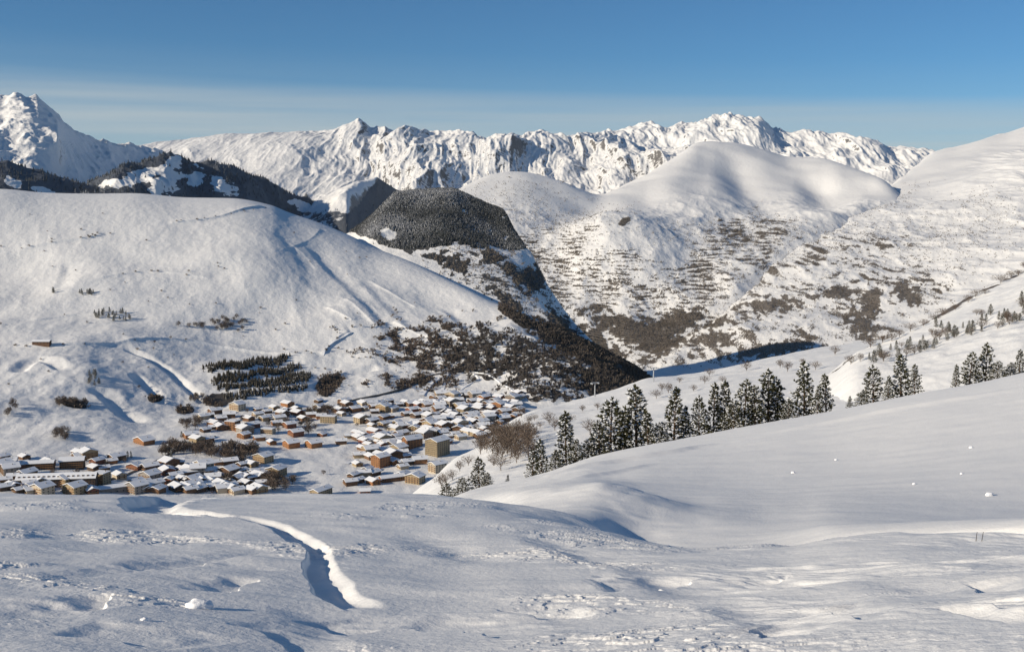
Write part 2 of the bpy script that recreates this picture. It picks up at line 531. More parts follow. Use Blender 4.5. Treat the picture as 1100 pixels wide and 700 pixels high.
# rounded drift nose on the far side of the gully
for pxn, pyn, sx, sy, h in ((695, 548, 3.0, 5.0, 0.8), (655, 530, 3.2, 6.0, 0.5)):
    p = A.hit(pxn, pyn)
    dz += h * np.exp(-((x - p.x) / sx) ** 2 - ((y - p.y) / sy) ** 2) * (1 + 0.1 * fbm(x / 2, y / 2, 2, 5))
# wind ridge running along the piste below the pines
for pts, w, h in (([(545, 524), (620, 505), (700, 489), (785, 472)], 0.9, 0.42), ([(800, 470), (900, 452), (1000, 433), (1120, 412)], 1.2, 0.3),
                  ([(600, 517), (680, 503), (715, 497)], 0.7, 0.22)):
    b, sd, al = seg_dist(x, y, pl(pts))
    e = sstep(0, 0.3, al) * sstep(1, 0.7, al)
    b = np.abs(sd + 0.35 * fbm(x / 6, y / 6, 2, 9))
    dz += h * np.exp(-(b / w) ** 2) * e
dz += 0.05 * fbm(x / 6 + y / 9, y / 2.5, 3, 33) * farslope
dz += 0.012 * fbm(x / 1.3, y / 0.6, 3, 35) * farslope
A.z = A_z0 + dz * sstep(2.5, 5, r)
M_NEAR = snow_mat('wind_packed_snow', (7.0, 30.0), (0.02, 0.004))
A.build('snowfield', M_NEAR)

# ---- B: open slope beyond the pines, B2: the shrubby spur at the right
B = Sheet('B', 420, 1270, 850, [
    [(420, 590, 230), (440, 570, 230), (490, 552, 240), (600, 530, 250), (740, 495, 255), (860, 470, 255), (1000, 445, 255), (1100, 425, 255), (1270, 395, 255)],
    [(420, 560, 330), (466, 530, 330), (515, 505, 350), (573, 480, 380), (640, 465, 400), (740, 440, 420), (860, 415, 430), (949, 400, 430), (1100, 385, 450), (1270, 370, 460)],
    [(420, 560, 370), (440, 532, 400), (466, 511, 430), (489, 494, 480), (515, 481, 520), (535, 463, 570), (573, 441, 640), (610, 432, 680), (660, 420, 720), (700, 408, 760), (740, 404, 790), (805, 391, 830), (871, 378, 880), (949, 368, 950), (1100, 350, 1050), (1270, 340, 1100)],
    [(420, 660, 600), (466, 640, 700), (573, 560, 950), (700, 520, 1100), (949, 470, 1350), (1270, 450, 1500)],
], [120, 160, 60])
B.z += 1.1 * fbm(B.x / 60, B.y / 60, 4, 5) * sstep(0, 0.6, B.v) + 0.25 * fbm(B.x / 9, B.y / 9, 3, 8)
B.build('snow_slope', snow_mat('slope_snow', (1.2, 6.0), (0.12, 0.03)))
B2 = Sheet('B2', 860, 1270, 520, [
    [(860, 500, 300), (923, 480, 290), (1000, 460, 270), (1100, 440, 262), (1270, 415, 262)],
    [(860, 450, 360), (890, 428, 365), (923, 401, 365), (969, 392, 365), (1018, 379, 370), (1067, 364, 375), (1100, 352, 380), (1270, 320, 400)],
    [(860, 422, 430), (890, 402, 450), (923, 378, 480), (969, 358, 520), (1018, 334, 560), (1067, 306, 600), (1100, 290, 630), (1180, 250, 680), (1270, 225, 730)],
    [(860, 480, 560), (923, 450, 640), (1100, 400, 850), (1270, 330, 950)],
], [90, 170, 50])
B2.z += 1.3 * fbm(B2.x / 40, B2.y / 40, 4, 15) * sstep(0.2, 0.8, B2.v) * sstep(3, 2.4, B2.v) + 0.35 * fbm(B2.x / 7, B2.y / 12, 4, 18)
b2px, b2py = B2.pxpy()
crest = np.exp(-((B2.v - 1.97) / 0.10) ** 2)
B2.attrs['wood'] = np.clip(crest * 0.85 * sstep(-0.3, 0.5, fbm(B2.x / 9, B2.y / 22, 3, 55) + 0.25), 0, 1)
B2.build('rocky_spur', snow_mat('spur_snow', (1.5, 7.0), (0.12, 0.03), wood=True, wscale=0.22, woodcol=(0.17, 0.14, 0.115), wood2=(0.07, 0.06, 0.05)))

# ---- C: village basin and the big open hill on the left, falling into the gorge
C = Sheet('C', -170, 780, 1150, [
    [(-170, 600, 1200), (780, 600, 1200)],
    [(-170, 531, 1500), (0, 531, 1500), (460, 531, 1500), (560, 528, 1520), (640, 520, 1560), (780, 540, 1500)],
    [(-170, 478, 1820), (0, 480, 1810), (100, 474, 1840), (200, 457, 1960), (300, 441, 2090), (400, 432, 2170), (480, 424, 2240), (545, 432, 2170), (580, 444, 2100), (640, 470, 2000), (780, 500, 1950)],
    [(-170, 420, 2080), (0, 420, 2080), (100, 418, 2120), (200, 412, 2200), (300, 408, 2260), (400, 404, 2360), (460, 400, 2390), (520, 396, 2370), (560, 400, 2340), (620, 420, 2260), (700, 445, 2200), (780, 475, 2150)],
    [(-170, 374, 2360), (0, 374, 2380), (100, 374, 2400), (200, 372, 2430), (300, 372, 2470), (400, 372, 2500), (460, 368, 2510), (520, 366, 2480), (560, 372, 2450), (620, 395, 2390), (700, 425, 2340), (780, 460, 2300)],
    [(-170, 300, 2960), (0, 300, 2920), (100, 300, 2850), (200, 300, 2800), (280, 305, 2780), (340, 315, 2790), (400, 325, 2770), (460, 335, 2730), (520, 349, 2650), (560, 358, 2590), (620, 385, 2500), (700, 418, 2440), (780, 455, 2400)],
    [(-170, 204, 3420), (0, 203, 3480), (50, 207, 3490), (100, 208, 3500), (140, 207.5, 3510), (200, 212, 3520), (250, 213, 3520), (290, 220, 3520), (310, 228, 3520), (345, 240, 3480), (380, 255, 3390), (400, 265, 3330), (440, 281, 3170), (480, 300, 3010), (510, 315, 2900), (530, 325, 2840), (560, 337, 2750), (600, 356, 2670), (640, 377, 2610), (680, 398, 2570), (700, 411, 2550), (780, 450, 2500)],
    [(-170, 320, 4900), (0, 320, 4900), (200, 340, 4800), (400, 400, 4600), (560, 450, 4100), (700, 520, 3500), (780, 540, 3300)],
], [12, 130, 120, 110, 160, 210, 110][0:0] + [12, 130, 120, 110, 160, 210, 60])
x, y, v = C.x, C.y, C.v
cpx, cpy = C.pxpy()
hill = sstep(1.9, 2.6, v) * sstep(7, 6.2, v)
C.z += 26 * fbm(x / 420, y / 420, 3, 103, 0.42) * hill * sstep(6.0, 4.6, v)
C.z += 3.2 * fbm(x / 110, y / 150, 4, 113, 0.5) * hill * sstep(6.0, 5.0, v) * (0.5 + sstep(4.2, 3.4, v))
C.z += 1.5 * ridged((x + 0.4 * y) / 140, (y - 0.4 * x) / 500, 4, 123) * hill * sstep(6.0, 5.3, v)
C.z += 0.55 * fbm(x / 22, y / 30, 4, 133) * sstep(1.9, 2.5, v) * sstep(6.1, 5.6, v)
C.z += 2.2 * fbm(x / 60, y / 90, 3, 143) * sstep(0.3, 1, v) * sstep(2.6, 2.0, v)
# gorge flank, broken
gor = sstep(500, 640, cpx) * sstep(2.2, 3, v) * sstep(6.8, 5.8, v)
C.z += 22 * ridged(x / 260, y / 260, 4, 153) * gor * sstep(6.0, 5.0, v)

def ell(px, py, lst, nx=0.0, sharp=0.35, scale=24.0, seed=5):
    """union of soft ellipses (cx, cy, rx, ry, tilt) with a ragged edge"""
    m = np.zeros_like(px)
    n = fbm(px / scale, py / scale * 1.8, 4, seed)
    for (cx, cy, rx, ry, *tl) in lst:
        a = R_(tl[0]) if tl else 0
        dx = px - cx; dy = py - cy
        u = (dx * cos(a) - dy * sin(a)) / rx; w = (dx * sin(a) + dy * cos(a)) / ry
        d = np.hypot(u, w) + nx * n
        m = np.maximum(m, sstep(1 + sharp * 0.5, 1 - sharp * 0.5, d))
    return m
# plan gullies and streams cut into the lower hill
def cut(S_, pts, w, d):
    P_ = smooth_line([tuple(S_.hit(px, py)[:2]) for px, py in pts], 6)
    b, sd, al = seg_dist(S_.x, S_.y, P_, 160 if S_.key == 'C' else 700)
    e = sstep(0, 0.12, al) * sstep(1, 0.85, al)
    s = sd / w
    S_.z += -d * e * np.where(s < 0, sstep(-1.6, 0, s), sstep(1.0, 0, s))
for pts, w, d in (([(130, 372), (160, 385), (185, 402), (205, 420), (222, 436)], 12, 7), ([(140, 400), (160, 418), (175, 435)], 14, 8),
                  ([(20, 400), (40, 385), (70, 398)], 18, 7), ([(100, 415), (120, 430), (150, 455)], 22, 7),
                  ([(390, 300), (420, 330), (460, 365)], 26, 3.5), ([(330, 260), (380, 310), (430, 365), (450, 385)], 30, 5),
                  ([(480, 330), (500, 350), (520, 370)], 22, 4), ([(300, 250), (325, 280), (335, 310)], 28, 2.5),
                  ([(75, 280), (70, 300), (62, 312)], 24, 3.5), ([(340, 420), (370, 405), (410, 395)], 16, 9)):
    cut(C, pts, w, d)
# terrace walls across the hill
for pts, h in (([(345, 382), (365, 362), (378, 357)], 4.5), ([(20, 268), (80, 258), (115, 252)], 4.0), ([(180, 240), (240, 232), (285, 222)], 4.5),
               ([(300, 270), (335, 256), (345, 246)], 2.2), ([(350, 330), (380, 345)], 3), ([(0, 372), (90, 370), (200, 366), (330, 380)], 5),
               ([(380, 385), (440, 378), (500, 352)], 4), ([(395, 300), (425, 318), (450, 332)], 2.5), ([(370, 320), (392, 338), (405, 352)], 2.5),
               ([(300, 255), (325, 272), (340, 290)], 1.5), ([(100, 300), (160, 292), (230, 300)], 2.5), ([(420, 345), (450, 360), (470, 366)], 4), ([(30, 345), (90, 338), (150, 345)], 3)):
    P_ = smooth_line([tuple(C.hit(px, py)[:2]) for px, py in pts], 6)
    b, sd, al = seg_dist(C.x, C.y, P_, 130)
    C.z += h * np.where(sd < 0, np.exp(sd / 25.0), np.exp(-sd / 5.0)) * sstep(0, 0.1, al) * sstep(1, 0.9, al)
cpx, cpy = C.pxpy()
woodC = ell(cpx, cpy, [(560, 344, 24, 6, -28), (600, 362, 34, 10, -27), (640, 382, 36, 14, -30), (680, 402, 34, 16, -25), (655, 412, 30, 14, -10)], 0.3, 0.5, 24, 3)
woodC = np.maximum(woodC, 0.58 * ell(cpx, cpy, [(610, 395, 70, 26, -18), (585, 420, 40, 10, -10), (570, 375, 34, 12, -20), (545, 388, 24, 8, -10)], 0.8, 0.6, 13, 31))
woodC = np.maximum(woodC, 0.62 * ell(cpx, cpy, [(500, 382, 80, 26, -8), (455, 410, 40, 8)], 0.9, 0.6, 16, 8))
woodC = np.maximum(woodC, 0.8 * ell(cpx, cpy, [(352, 413, 16, 11, 35), (78, 434, 16, 4, -14), (235, 430, 16, 8), (305, 520, 18, 10), (165, 428, 8, 4), (200, 440, 9, 5)], 0.3, 0.4, 14, 9))
C.attrs['wood'] = woodC * sstep(1.9, 2.1, v) * sstep(6.6, 6.1, v)
C.build('hillside', snow_mat('hill_snow', (0.10, 0.4), (1.2, 0.3), wood=True, wscale=0.05, woodcol=(0.085, 0.072, 0.062), wood2=(0.04, 0.036, 0.034)))  # wood colours kept dark to carry the gorge flank's shade

# ---- F: the conical wooded mountain
F = Sheet('F', 300, 780, 620, [
    [(300, 350, 2789), (470, 360, 2755), (560, 420, 2590), (650, 470, 2457), (780, 480, 2390)],
    [(300, 285, 3254), (380, 272, 3320), (430, 268, 3320), (480, 266, 3320), (540, 285, 3221), (580, 330, 3021), (640, 395, 2755), (700, 425, 2622), (780, 450, 2523)],
    [(300, 300, 3519), (340, 278, 3586), (380, 258, 3652), (410, 240, 3638), (440, 236, 3586), (470, 235, 3539), (500, 238, 3586), (530, 246, 3652), (555, 264, 3519), (580, 305, 3254), (620, 362, 3021), (660, 397, 2822), (720, 440, 2656), (780, 460, 2590)],
    [(300, 300, 3652), (340, 265, 3785), (380, 247, 3885), (395, 236, 3918), (412, 222, 3950), (430, 208, 3984), (455, 205, 3984), (485, 204, 3984), (497, 208, 3964), (510, 214, 3938), (525, 221, 3904), (540, 227, 3865), (552, 247, 3718), (562, 263, 3619), (577, 287, 3486), (592, 312, 3320), (620, 350, 3121), (660, 387, 2922), (720, 430, 2722), (780, 450, 2656)],
    [(300, 400, 4240), (430, 330, 4480), (500, 330, 4480), (540, 350, 4320), (580, 400, 3920), (660, 490, 3280), (780, 520, 3040)],
], [40, 90, 90, 90, 30])
F.z += 14 * fbm(F.x / 300, F.y / 300, 5, 203) * sstep(0.2, 1.2, F.v) * sstep(3.0, 2.6, F.v)
F.z += 30 * ridged(F.x / 420, F.y / 900, 3, 213) * sstep(1.0, 1.6, F.v) * sstep(3.0, 2.5, F.v)
fpx, fpy = F.pxpy()
fn_ = fbm(fpx / 16, fpy / 9, 4, 4)
edge_low = np.interp(fpx, [380, 400, 440, 480, 540, 570], [250, 258, 271, 264, 265, 268])
wfor = sstep(4, -3, fpy - edge_low + 5 * fn_) * sstep(366, 384, fpx + 10 * fn_) * sstep(582, 568, fpx) * (F.v < 3.4) * (1 - ell(fpx, fpy, [(417, 252, 8, 6, -30)], 0.4, 0.3, 10, 4))
wfor = np.clip(wfor * (1 - 0.5 * sstep(0.25, 0.6, fbm(fpx / 9, fpy / 7, 3, 41))), 0, 1)
wfld = 0.8 * ell(fpx, fpy, [(490, 284, 16, 10, -30), (527, 276, 16, 6, -10), (556, 296, 22, 7, -50), (575, 300, 12, 18, -30), (470, 277, 22, 3, -8), (605, 352, 26, 6, -45), (545, 322, 22, 5, -30)], 0.7, 0.5, 10, 6)
wfld = np.maximum(wfld, 0.47 * ell(fpx, fpy, [(535, 302, 75, 28, -28), (600, 345, 40, 14, -40)], 0.9, 0.7, 7, 16))  # broad wood tone added to darken the fields in place of shade
wf = np.maximum(wfor, wfld)
F.attrs['wood'] = wf
F.build('wooded_mountain', snow_mat('forest_snow', (0.05, 0.2), (2.5, 0.8), wood=True, wscale=0.022, woodcol=(0.09, 0.088, 0.086), wood2=(0.04, 0.04, 0.04)))

# ---- D1: the long hillside below the snow domes; D2: the massif on the right
D1 = Sheet('D1', 420, 1010, 800, [
    [(420, 420, 5292), (540, 430, 5076), (620, 430, 4968), (690, 410, 4968), (740, 395, 5184), (800, 350, 5832), (870, 285, 6804), (960, 250, 8208), (1010, 285, 8856)],
    [(420, 330, 6264), (540, 330, 6048), (600, 322, 6102), (640, 326, 6048), (680, 335, 5940), (700, 345, 5832), (740, 335, 5940), (800, 292, 6480), (850, 255, 7236), (900, 236, 7884), (940, 232, 8350), (965, 234, 8640), (1010, 275, 9180)],
    [(420, 260, 7128), (480, 245, 7236), (540, 240, 7128), (600, 243, 7020), (660, 236, 6912), (700, 238, 7020), (760, 246, 7236), (820, 243, 7560), (860, 238, 7668), (900, 228, 8100), (930, 222, 8450), (965, 222, 8748), (985, 236, 8900), (1010, 265, 9288)],
    [(420, 240, 7452), (480, 215, 7668), (540, 205, 7884), (600, 212, 7884), (645, 222, 7776), (690, 212, 8100), (720, 203, 8424), (760, 196, 8950), (800, 203, 9050), (850, 201, 9300), (880, 206, 9250), (905, 212, 9050), (930, 209, 9100), (965, 214, 8960), (985, 228, 9050), (1010, 250, 9396)],
    [(420, 236, 7560), (450, 222, 7776), (480, 208, 7992), (505, 197, 8316), (530, 189, 8532), (560, 187, 8640), (600, 196, 8532), (625, 206, 8424), (645, 211, 8532), (670, 200, 9180), (690, 190, 9612), (720, 172, 10152), (750, 154, 10692), (765, 152, 10800), (780, 153, 10800), (820, 162, 10692), (850, 170, 10584), (880, 171, 10584), (900, 176, 10368), (930, 187, 10044), (950, 195, 9700), (965, 206, 9504), (985, 220, 9500), (1010, 245, 9612)],
    [(420, 300, 9720), (560, 260, 10800), (765, 230, 13500), (900, 240, 12960), (1010, 250, 11880)],
], [40, 130, 110, 70, 70, 20])
x, y, v = D1.x, D1.y, D1.v
dpx, dpy = D1.pxpy()
mid = sstep(0.2, 0.8, v) * sstep(5.0, 3.9, v)
low = sstep(3.1, 2.2, v)
D1.z += 32 * fbm(x / 900, y / 900, 3, 303, 0.45) * mid
D1.z += 15 * ridged(x / 420, y / 700, 5, 313, 0.5) * mid * (0.08 + low)
D1.z += 3.5 * fbm(x / 90, y / 130, 4, 323) * mid * (0.08 + low)
# gullies on the dome
def gully(S_, pts, w, d):
    P_ = smooth_line([tuple(S_.hit(px, py)[:2]) for px, py in pts], 6)
    b, sd, al = seg_dist(S_.x, S_.y, P_, 160 if S_.key == 'C' else 700)
    e = sstep(0, 0.3, al) * sstep(1.0, 0.8, al)
    s = sd / w
    S_.z += -d * e * np.exp(-np.abs(s) * 1.6)
def gully3(S_, pts, w, d):
    P_ = smooth_line([tuple(P(*q)[:2]) for q in pts], 6)
    b, sd, al = seg_dist(S_.x, S_.y, P_, 160 if S_.key == 'C' else 700)
    S_.z += -d * sstep(0, 0.35, al) * sstep(1.0, 0.7, al) * np.exp(-(b / w) ** 2)
gully3(D1, [(772, 160, 10600), (785, 175, 9900), (800, 195, 9200), (818, 220, 8300), (832, 240, 7500)], 150, 42)
gully3(D1, [(845, 172, 10400), (862, 188, 9900), (880, 206, 9200), (895, 226, 8200)], 140, 42)
gully3(D1, [(690, 205, 8900), (715, 240, 7400), (735, 262, 6700)], 180, 40)
gully3(D1, [(640, 222, 8300), (600, 262, 7000), (575, 300, 6300)], 170, 45)
dpx, dpy = D1.pxpy()
tn = fbm(x / 85, D1.z / 8.5 + fbm(x / 300, y / 300, 2, 335), 5, 333, 0.7) + 0.5 * fbm(x / 170, y / 260, 3, 334)
w1 = ell(dpx, dpy, [(640, 310, 95, 55, -10), (690, 360, 70, 30, -25), (600, 270, 60, 30), (720, 330, 60, 40), (800, 262, 60, 34, 10), (760, 300, 55, 36, 20)], 0.3, 0.9, 30, 2)
wd1 = np.clip(w1 * (0.40 + 0.56 * tn), 0, 1)
wd1 = np.maximum(wd1, 0.9 * ell(dpx, dpy, [(653, 190, 5, 10), (671, 238, 6, 4, 20), (695, 362, 60, 16, -22), (640, 372, 40, 14, -35), (730, 345, 30, 12, 20)], 0.5, 0.5, 12, 3))
D1.attrs['wood'] = np.maximum(wd1, 0.34 * ell(dpx, dpy, [(560, 212, 55, 20), (600, 240, 90, 22), (800, 250, 110, 16)], 0.7, 0.8, 10, 12))
M_FAR = snow_mat('valley_snow', (0.03, 0.12), (3.5, 1.0), wood=True, wscale=0.09, woodcol=(0.22, 0.19, 0.16), wood2=(0.12, 0.105, 0.09))
D1.build('snow_dome', M_FAR)

D2 = Sheet('D2', 600, 1270, 850, [
    [(600, 460, 4320), (660, 440, 4440), (740, 415, 4560), (800, 410, 4440), (1000, 410, 4080), (1270, 390, 4080)],
    [(600, 440, 4680), (660, 412, 4800), (690, 396, 4980), (740, 378, 5100), (800, 352, 5280), (900, 338, 5400), (1000, 325, 5460), (1100, 300, 5520), (1270, 280, 5640)],
    [(600, 435, 4800), (660, 406, 4920), (695, 388, 5160), (740, 362, 5520), (775, 330, 6120), (805, 303, 6600), (840, 275, 7080), (880, 258, 7320), (960, 250, 7320), (1050, 245, 7200), (1100, 240, 7200), (1270, 225, 7200)],
    [(600, 430, 4920), (660, 403, 5040), (700, 384, 5280), (745, 357, 5700), (780, 325, 6360), (812, 292, 7020), (850, 260, 7680), (900, 235, 8400), (960, 215, 8880), (1000, 208, 9120), (1050, 195, 9120), (1100, 182, 9120), (1270, 165, 9120)],
    [(600, 428, 5040), (660, 401, 5160), (703, 383, 5400), (750, 355, 5880), (785, 322, 6540), (818, 289, 7200), (855, 257, 7920), (905, 231, 8760), (965, 203, 9960), (1000, 186, 10800), (1040, 174, 11160), (1100, 163, 11400), (1270, 140, 11400)],
    [(600, 429, 5160), (660, 402, 5280), (703, 384, 5520), (750, 356, 6000), (785, 323, 6660), (818, 290, 7320), (855, 258, 8100), (905, 229, 9000), (965, 194, 11040), (985, 178, 12600), (1005, 164, 13800), (1030, 158, 13920), (1060, 149, 13920), (1080, 145, 13920), (1100, 139, 13920), (1180, 118, 13920), (1270, 100, 13920)],
    [(600, 500, 6720), (750, 450, 7560), (905, 320, 11400), (1005, 240, 16800), (1270, 200, 17400)],
], [40, 110, 130, 90, 50, 60, 20])
x, y, v = D2.x, D2.y, D2.v
mid = sstep(0.2, 0.8, v) * sstep(5.0, 4.0, v)
low = sstep(3.4, 2.2, v)
D2.z += 26 * fbm(x / 900, y / 900, 3, 403, 0.45) * mid
D2.z += 17 * ridged(x / 380, y / 800, 5, 413, 0.5) * mid * (0.10 + low)
D2.z += 3.5 * fbm(x / 90, y / 130, 4, 423) * mid * (0.1 + low)
epx, epy = D2.pxpy()
D2.z += 18 * ridged((x) / 190, y / 1300, 3, 433) * sstep(1020, 1080, epx) * sstep(2.3, 3.0, v) * sstep(4.6, 3.8, v)
D2.z += 25 * ridged(x / 500, y / 700, 4, 443) * sstep(4.6, 5.0, v)
epx, epy = D2.pxpy()
tn = fbm(x / 55, D2.z / 16 + fbm(x / 250, y / 250, 2, 455), 5, 453, 0.65) + 0.5 * fbm(x / 150, y / 240, 3, 454)
w2 = ell(epx, epy, [(860, 330, 110, 40, 5), (760, 370, 80, 30, 20), (950, 310, 80, 40, 10), (800, 310, 50, 30, 40), (900, 360, 70, 20), (900, 270, 90, 26, 6)], 0.3, 0.9, 30, 2)
wd2 = np.clip(w2 * (0.32 + 0.60 * tn), 0, 1)
wd2 = np.maximum(wd2, 0.75 * ell(epx, epy, [(752, 345, 80, 4, 40), (800, 300, 40, 3, 42), (700, 378, 40, 7, 20), (830, 327, 32, 8), (975, 317, 16, 12, -30), (925, 350, 24, 12, -50), (935, 330, 12, 24, -20), (770, 348, 14, 5, 30), (720, 368, 30, 8, 25), (770, 364, 24, 8), (830, 376, 50, 8, 8), (905, 315, 20, 8)], 0.8, 0.7, 8, 3))
D2.attrs['wood'] = np.maximum(wd2, 0.36 * ell(epx, epy, [(900, 260, 120, 24, 6), (1010, 260, 80, 40), (1060, 230, 40, 24), (930, 225, 60, 14, 20)], 0.8, 0.8, 10, 12))
D2.build('mountain_flank', M_FAR)

# ---- E: the peak and dark ridges on the left
M_PEAK = snow_mat('rock_and_snow', (0.02, 0.08), (6.0, 2.0), rock=(0.02, 0.12, 0.4), rscale=0.012, rockcol=((0.09, 0.09, 0.095), (0.2, 0.19, 0.18)))
E1 = Sheet('E1', -420, 240, 620, [
    [(-420, 270, 5600), (240, 270, 5600)],
    [(-420, 190, 6700), (-60, 190, 6700), (0, 195, 6500), (40, 192, 6600), (80, 195, 7500), (100, 200, 8300), (150, 200, 9300), (240, 215, 9600)],
    [(-420, 120, 7800), (-60, 140, 7600), (0, 140, 7600), (25, 140, 7400), (45, 150, 7250), (62, 156, 7250), (72, 162, 8100), (90, 168, 8900), (115, 172, 9500), (160, 180, 10200), (240, 205, 10400)],
    [(-420, 20, 8800), (-200, 60, 8800), (-60, 92, 8700), (0, 104, 8600), (15, 108, 8550), (28, 112, 8600), (40, 108.5, 8700), (50, 117, 8700), (62, 128, 8900), (80, 141, 9300), (100, 151, 9800), (115, 156.5, 10200), (140, 156.5, 10600), (170, 166, 10900), (240, 200, 11000)],
    [(-420, 150, 11000), (0, 200, 11000), (240, 250, 12500)],
], [60, 110, 130, 20], sharp=(3,))
x, y, v = E1.x, E1.y, E1.v
e = sstep(0.3, 1, v) * sstep(3.15, 2.7, v)
E1.z += 65 * ridged((x + 0.25 * y) / 700, y / 1300, 5, 503, 0.52) * e
E1.z += 14 * ridged(x / 120, y / 160, 4, 513) * e
E1.build('snowy_peak', M_PEAK)
M_DARK = snow_mat('shade_and_haze_forest_slope', (0.03, 0.1), (4.0, 1.2), wood=True, wscale=0.012, woodcol=(0.10, 0.112, 0.135), wood2=(0.05, 0.057, 0.07), rock=(0.40, 0.55, 0.5), rscale=0.008)  # dark bluish wood colours paint in the slopes' shade and haze
E2 = Sheet('E2', -420, 200, 420, [
    [(-420, 300, 4600), (200, 300, 4600)],
    [(-420, 215, 4800), (-60, 215, 4900), (0, 212, 5000), (60, 214, 5300), (100, 220, 5600), (200, 250, 5900)],
    [(-420, 120, 5700), (-170, 160, 5700), (-60, 172, 5700), (0, 180, 5700), (40, 187, 5800), (60, 191, 5900), (80, 196, 5950), (100, 205, 6000), (200, 245, 6000)],
    [(-420, 220, 7500), (200, 280, 7200)],
], [30, 110, 20])
E2.z += 50 * ridged((E2.x + 0.3 * E2.y) / 500, E2.y / 1000, 5, 523) * sstep(0.3, 1, E2.v) * sstep(2.2, 1.8, E2.v)
q1, q2 = E2.pxpy()
E2.attrs['wood'] = 0.95 * (1 - 0.95 * ell(q1, q2, [(14, 196, 9, 5, -25), (45, 204, 14, 3, -15)], 0.5, 0.5, 12, 3))
E2.build('dark_ridge', M_DARK)
E3 = Sheet('E3', 30, 470, 520, [
    [(30, 300, 4900), (470, 320, 4900)],
    [(30, 235, 5200), (120, 222, 5300), (200, 225, 5500), (250, 228, 5900), (300, 238, 6300), (370, 262, 6700), (470, 300, 6800)],
    [(30, 225, 5800), (100, 207, 5700), (130, 196, 5650), (165, 192, 5600), (182, 190, 5750), (200, 196, 5950), (215, 200, 6000), (235, 200, 6000), (260, 205, 6300), (300, 224, 6700), (350, 242, 6900), (390, 258, 7000), (470, 292, 7000)],
    [(30, 224, 6100), (80, 206, 6300), (100, 194, 6400), (115, 187, 6400), (140, 181, 6450), (165, 177, 6450), (184, 170.5, 6480), (194, 175, 6560), (210, 181.5, 6600), (228, 178.5, 6700), (240, 180, 6750), (258, 185, 6850), (285, 197, 7000), (310, 208, 7100), (340, 221, 7200), (365, 238, 7250), (390, 254, 7300), (470, 290, 7300)],
    [(30, 300, 8600), (180, 260, 8600), (470, 330, 8600)],
], [30, 90, 90, 20], sharp=(3,))
E3.z += 60 * ridged((E3.x + 0.4 * E3.y) / 520, E3.y / 1000, 5, 533) * sstep(0.3, 1, E3.v) * sstep(3.1, 2.6, E3.v)
q1, q2 = E3.pxpy()
snowy = ell(q1, q2, [(180, 188, 20, 14, 60), (150, 190, 30, 7, 15), (120, 196, 18, 4, 10), (172, 200, 10, 14, -20), (210, 190, 8, 10, -40), (325, 222, 12, 6, -25), (240, 200, 14, 8, -30)], 0.7, 0.6, 12, 3)
E3.attrs['wood'] = 0.95 * (1 - 0.9 * snowy)
E3.build('forested_ridge', M_DARK)
E4 = Sheet('E4', 310, 500, 220, [
    [(310, 300, 6000), (500, 300, 6000)],
    [(310, 245, 6700), (340, 238, 6500), (360, 236, 6350), (372, 236, 6300), (385, 236, 6700), (410, 236, 7300), (450, 240, 7600), (500, 260, 7600)],
    [(310, 235, 7200), (330, 222, 7200), (345, 213, 7200), (365, 202, 7250), (385, 195, 7300), (405, 190, 7350), (414, 196, 7450), (425, 203, 7600), (440, 211, 7700), (470, 236, 7700), (500, 255, 7700)],
    [(310, 300, 9000), (500, 300, 9000)],
], [20, 90, 15], sharp=(2,))
E4.z += 22 * ridged(E4.x / 260, E4.y / 600, 4, 543) * sstep(0.3, 1, E4.v) * sstep(2.1, 1.7, E4.v)
q1, q2 = E4.pxpy()
E4.attrs['wood'] = 0.8 * np.clip(sstep(-6, 8, q1 - (405 - (q2 - 190) * 0.75)) + 0.7 * sstep(218, 232, q2), 0, 1)  # shade of the right flank painted dark through the wood mask
E4.build('lesser_peak', M_DARK)

# ---- G: the far ranges
G1 = Sheet('G1', 20, 800, 950, [
    [(20, 270, 8400), (800, 270, 8400)],
    [(20, 222, 9300), (200, 210, 9300), (300, 212, 9300), (420, 215, 9200), (520, 205, 9300), (650, 200, 9400), (800, 210, 9600)],
    [(20, 190, 10300), (150, 175, 10600), (250, 170, 10500), (330, 165, 10400), (420, 165, 10300), (480, 168, 10200), (560, 168, 10300), (650, 168, 10600), (800, 170, 11000)],
    [(20, 175, 11300), (100, 166, 11500), (150, 157, 11700), (200, 150, 11800), (240, 145, 11800), (280, 143, 11800), (330, 140, 11700), (360, 137, 11600), (372, 132, 11500), (385, 131, 11500), (397, 135, 11500), (420, 139, 11400), (440, 138, 11400), (455, 140, 11300), (480, 140, 11300), (500, 143, 11300), (520, 147, 11400), (535, 143, 11400), (560, 144, 11400), (580, 142, 11500), (600, 144, 11600), (615, 146, 11700), (625, 141, 11800), (640, 146, 12000), (660, 148, 12200), (700, 155, 12500), (800, 170, 12500)],
    [(20, 230, 14500), (800, 230, 14500)],
], [30, 120, 170, 20])
x, y, v = G1.x, G1.y, G1.v
gpx, gpy = G1.pxpy()
e = sstep(0.3, 1, v) * sstep(3.12, 2.85, v)
rgt = sstep(260, 430, gpx)
wx = 90 * fbm(x / 900, y / 900, 3, 603)
G1.z += (45 + 100 * rgt) * ridged((x + wx) / 1000, (y + wx) / 2100, 3, 613, 0.5) * e * (0.45 + 0.55 * sstep(3.0, 2.2, v))
G1.z += (3 + 7 * rgt) * ridged((x + wx) / 190, y / 330, 4, 623, 0.55) * e
G1.z += (4 + 9 * rgt) * ridged((x + 0.7 * wx) / 130, y / 800, 4, 643, 0.6) * e
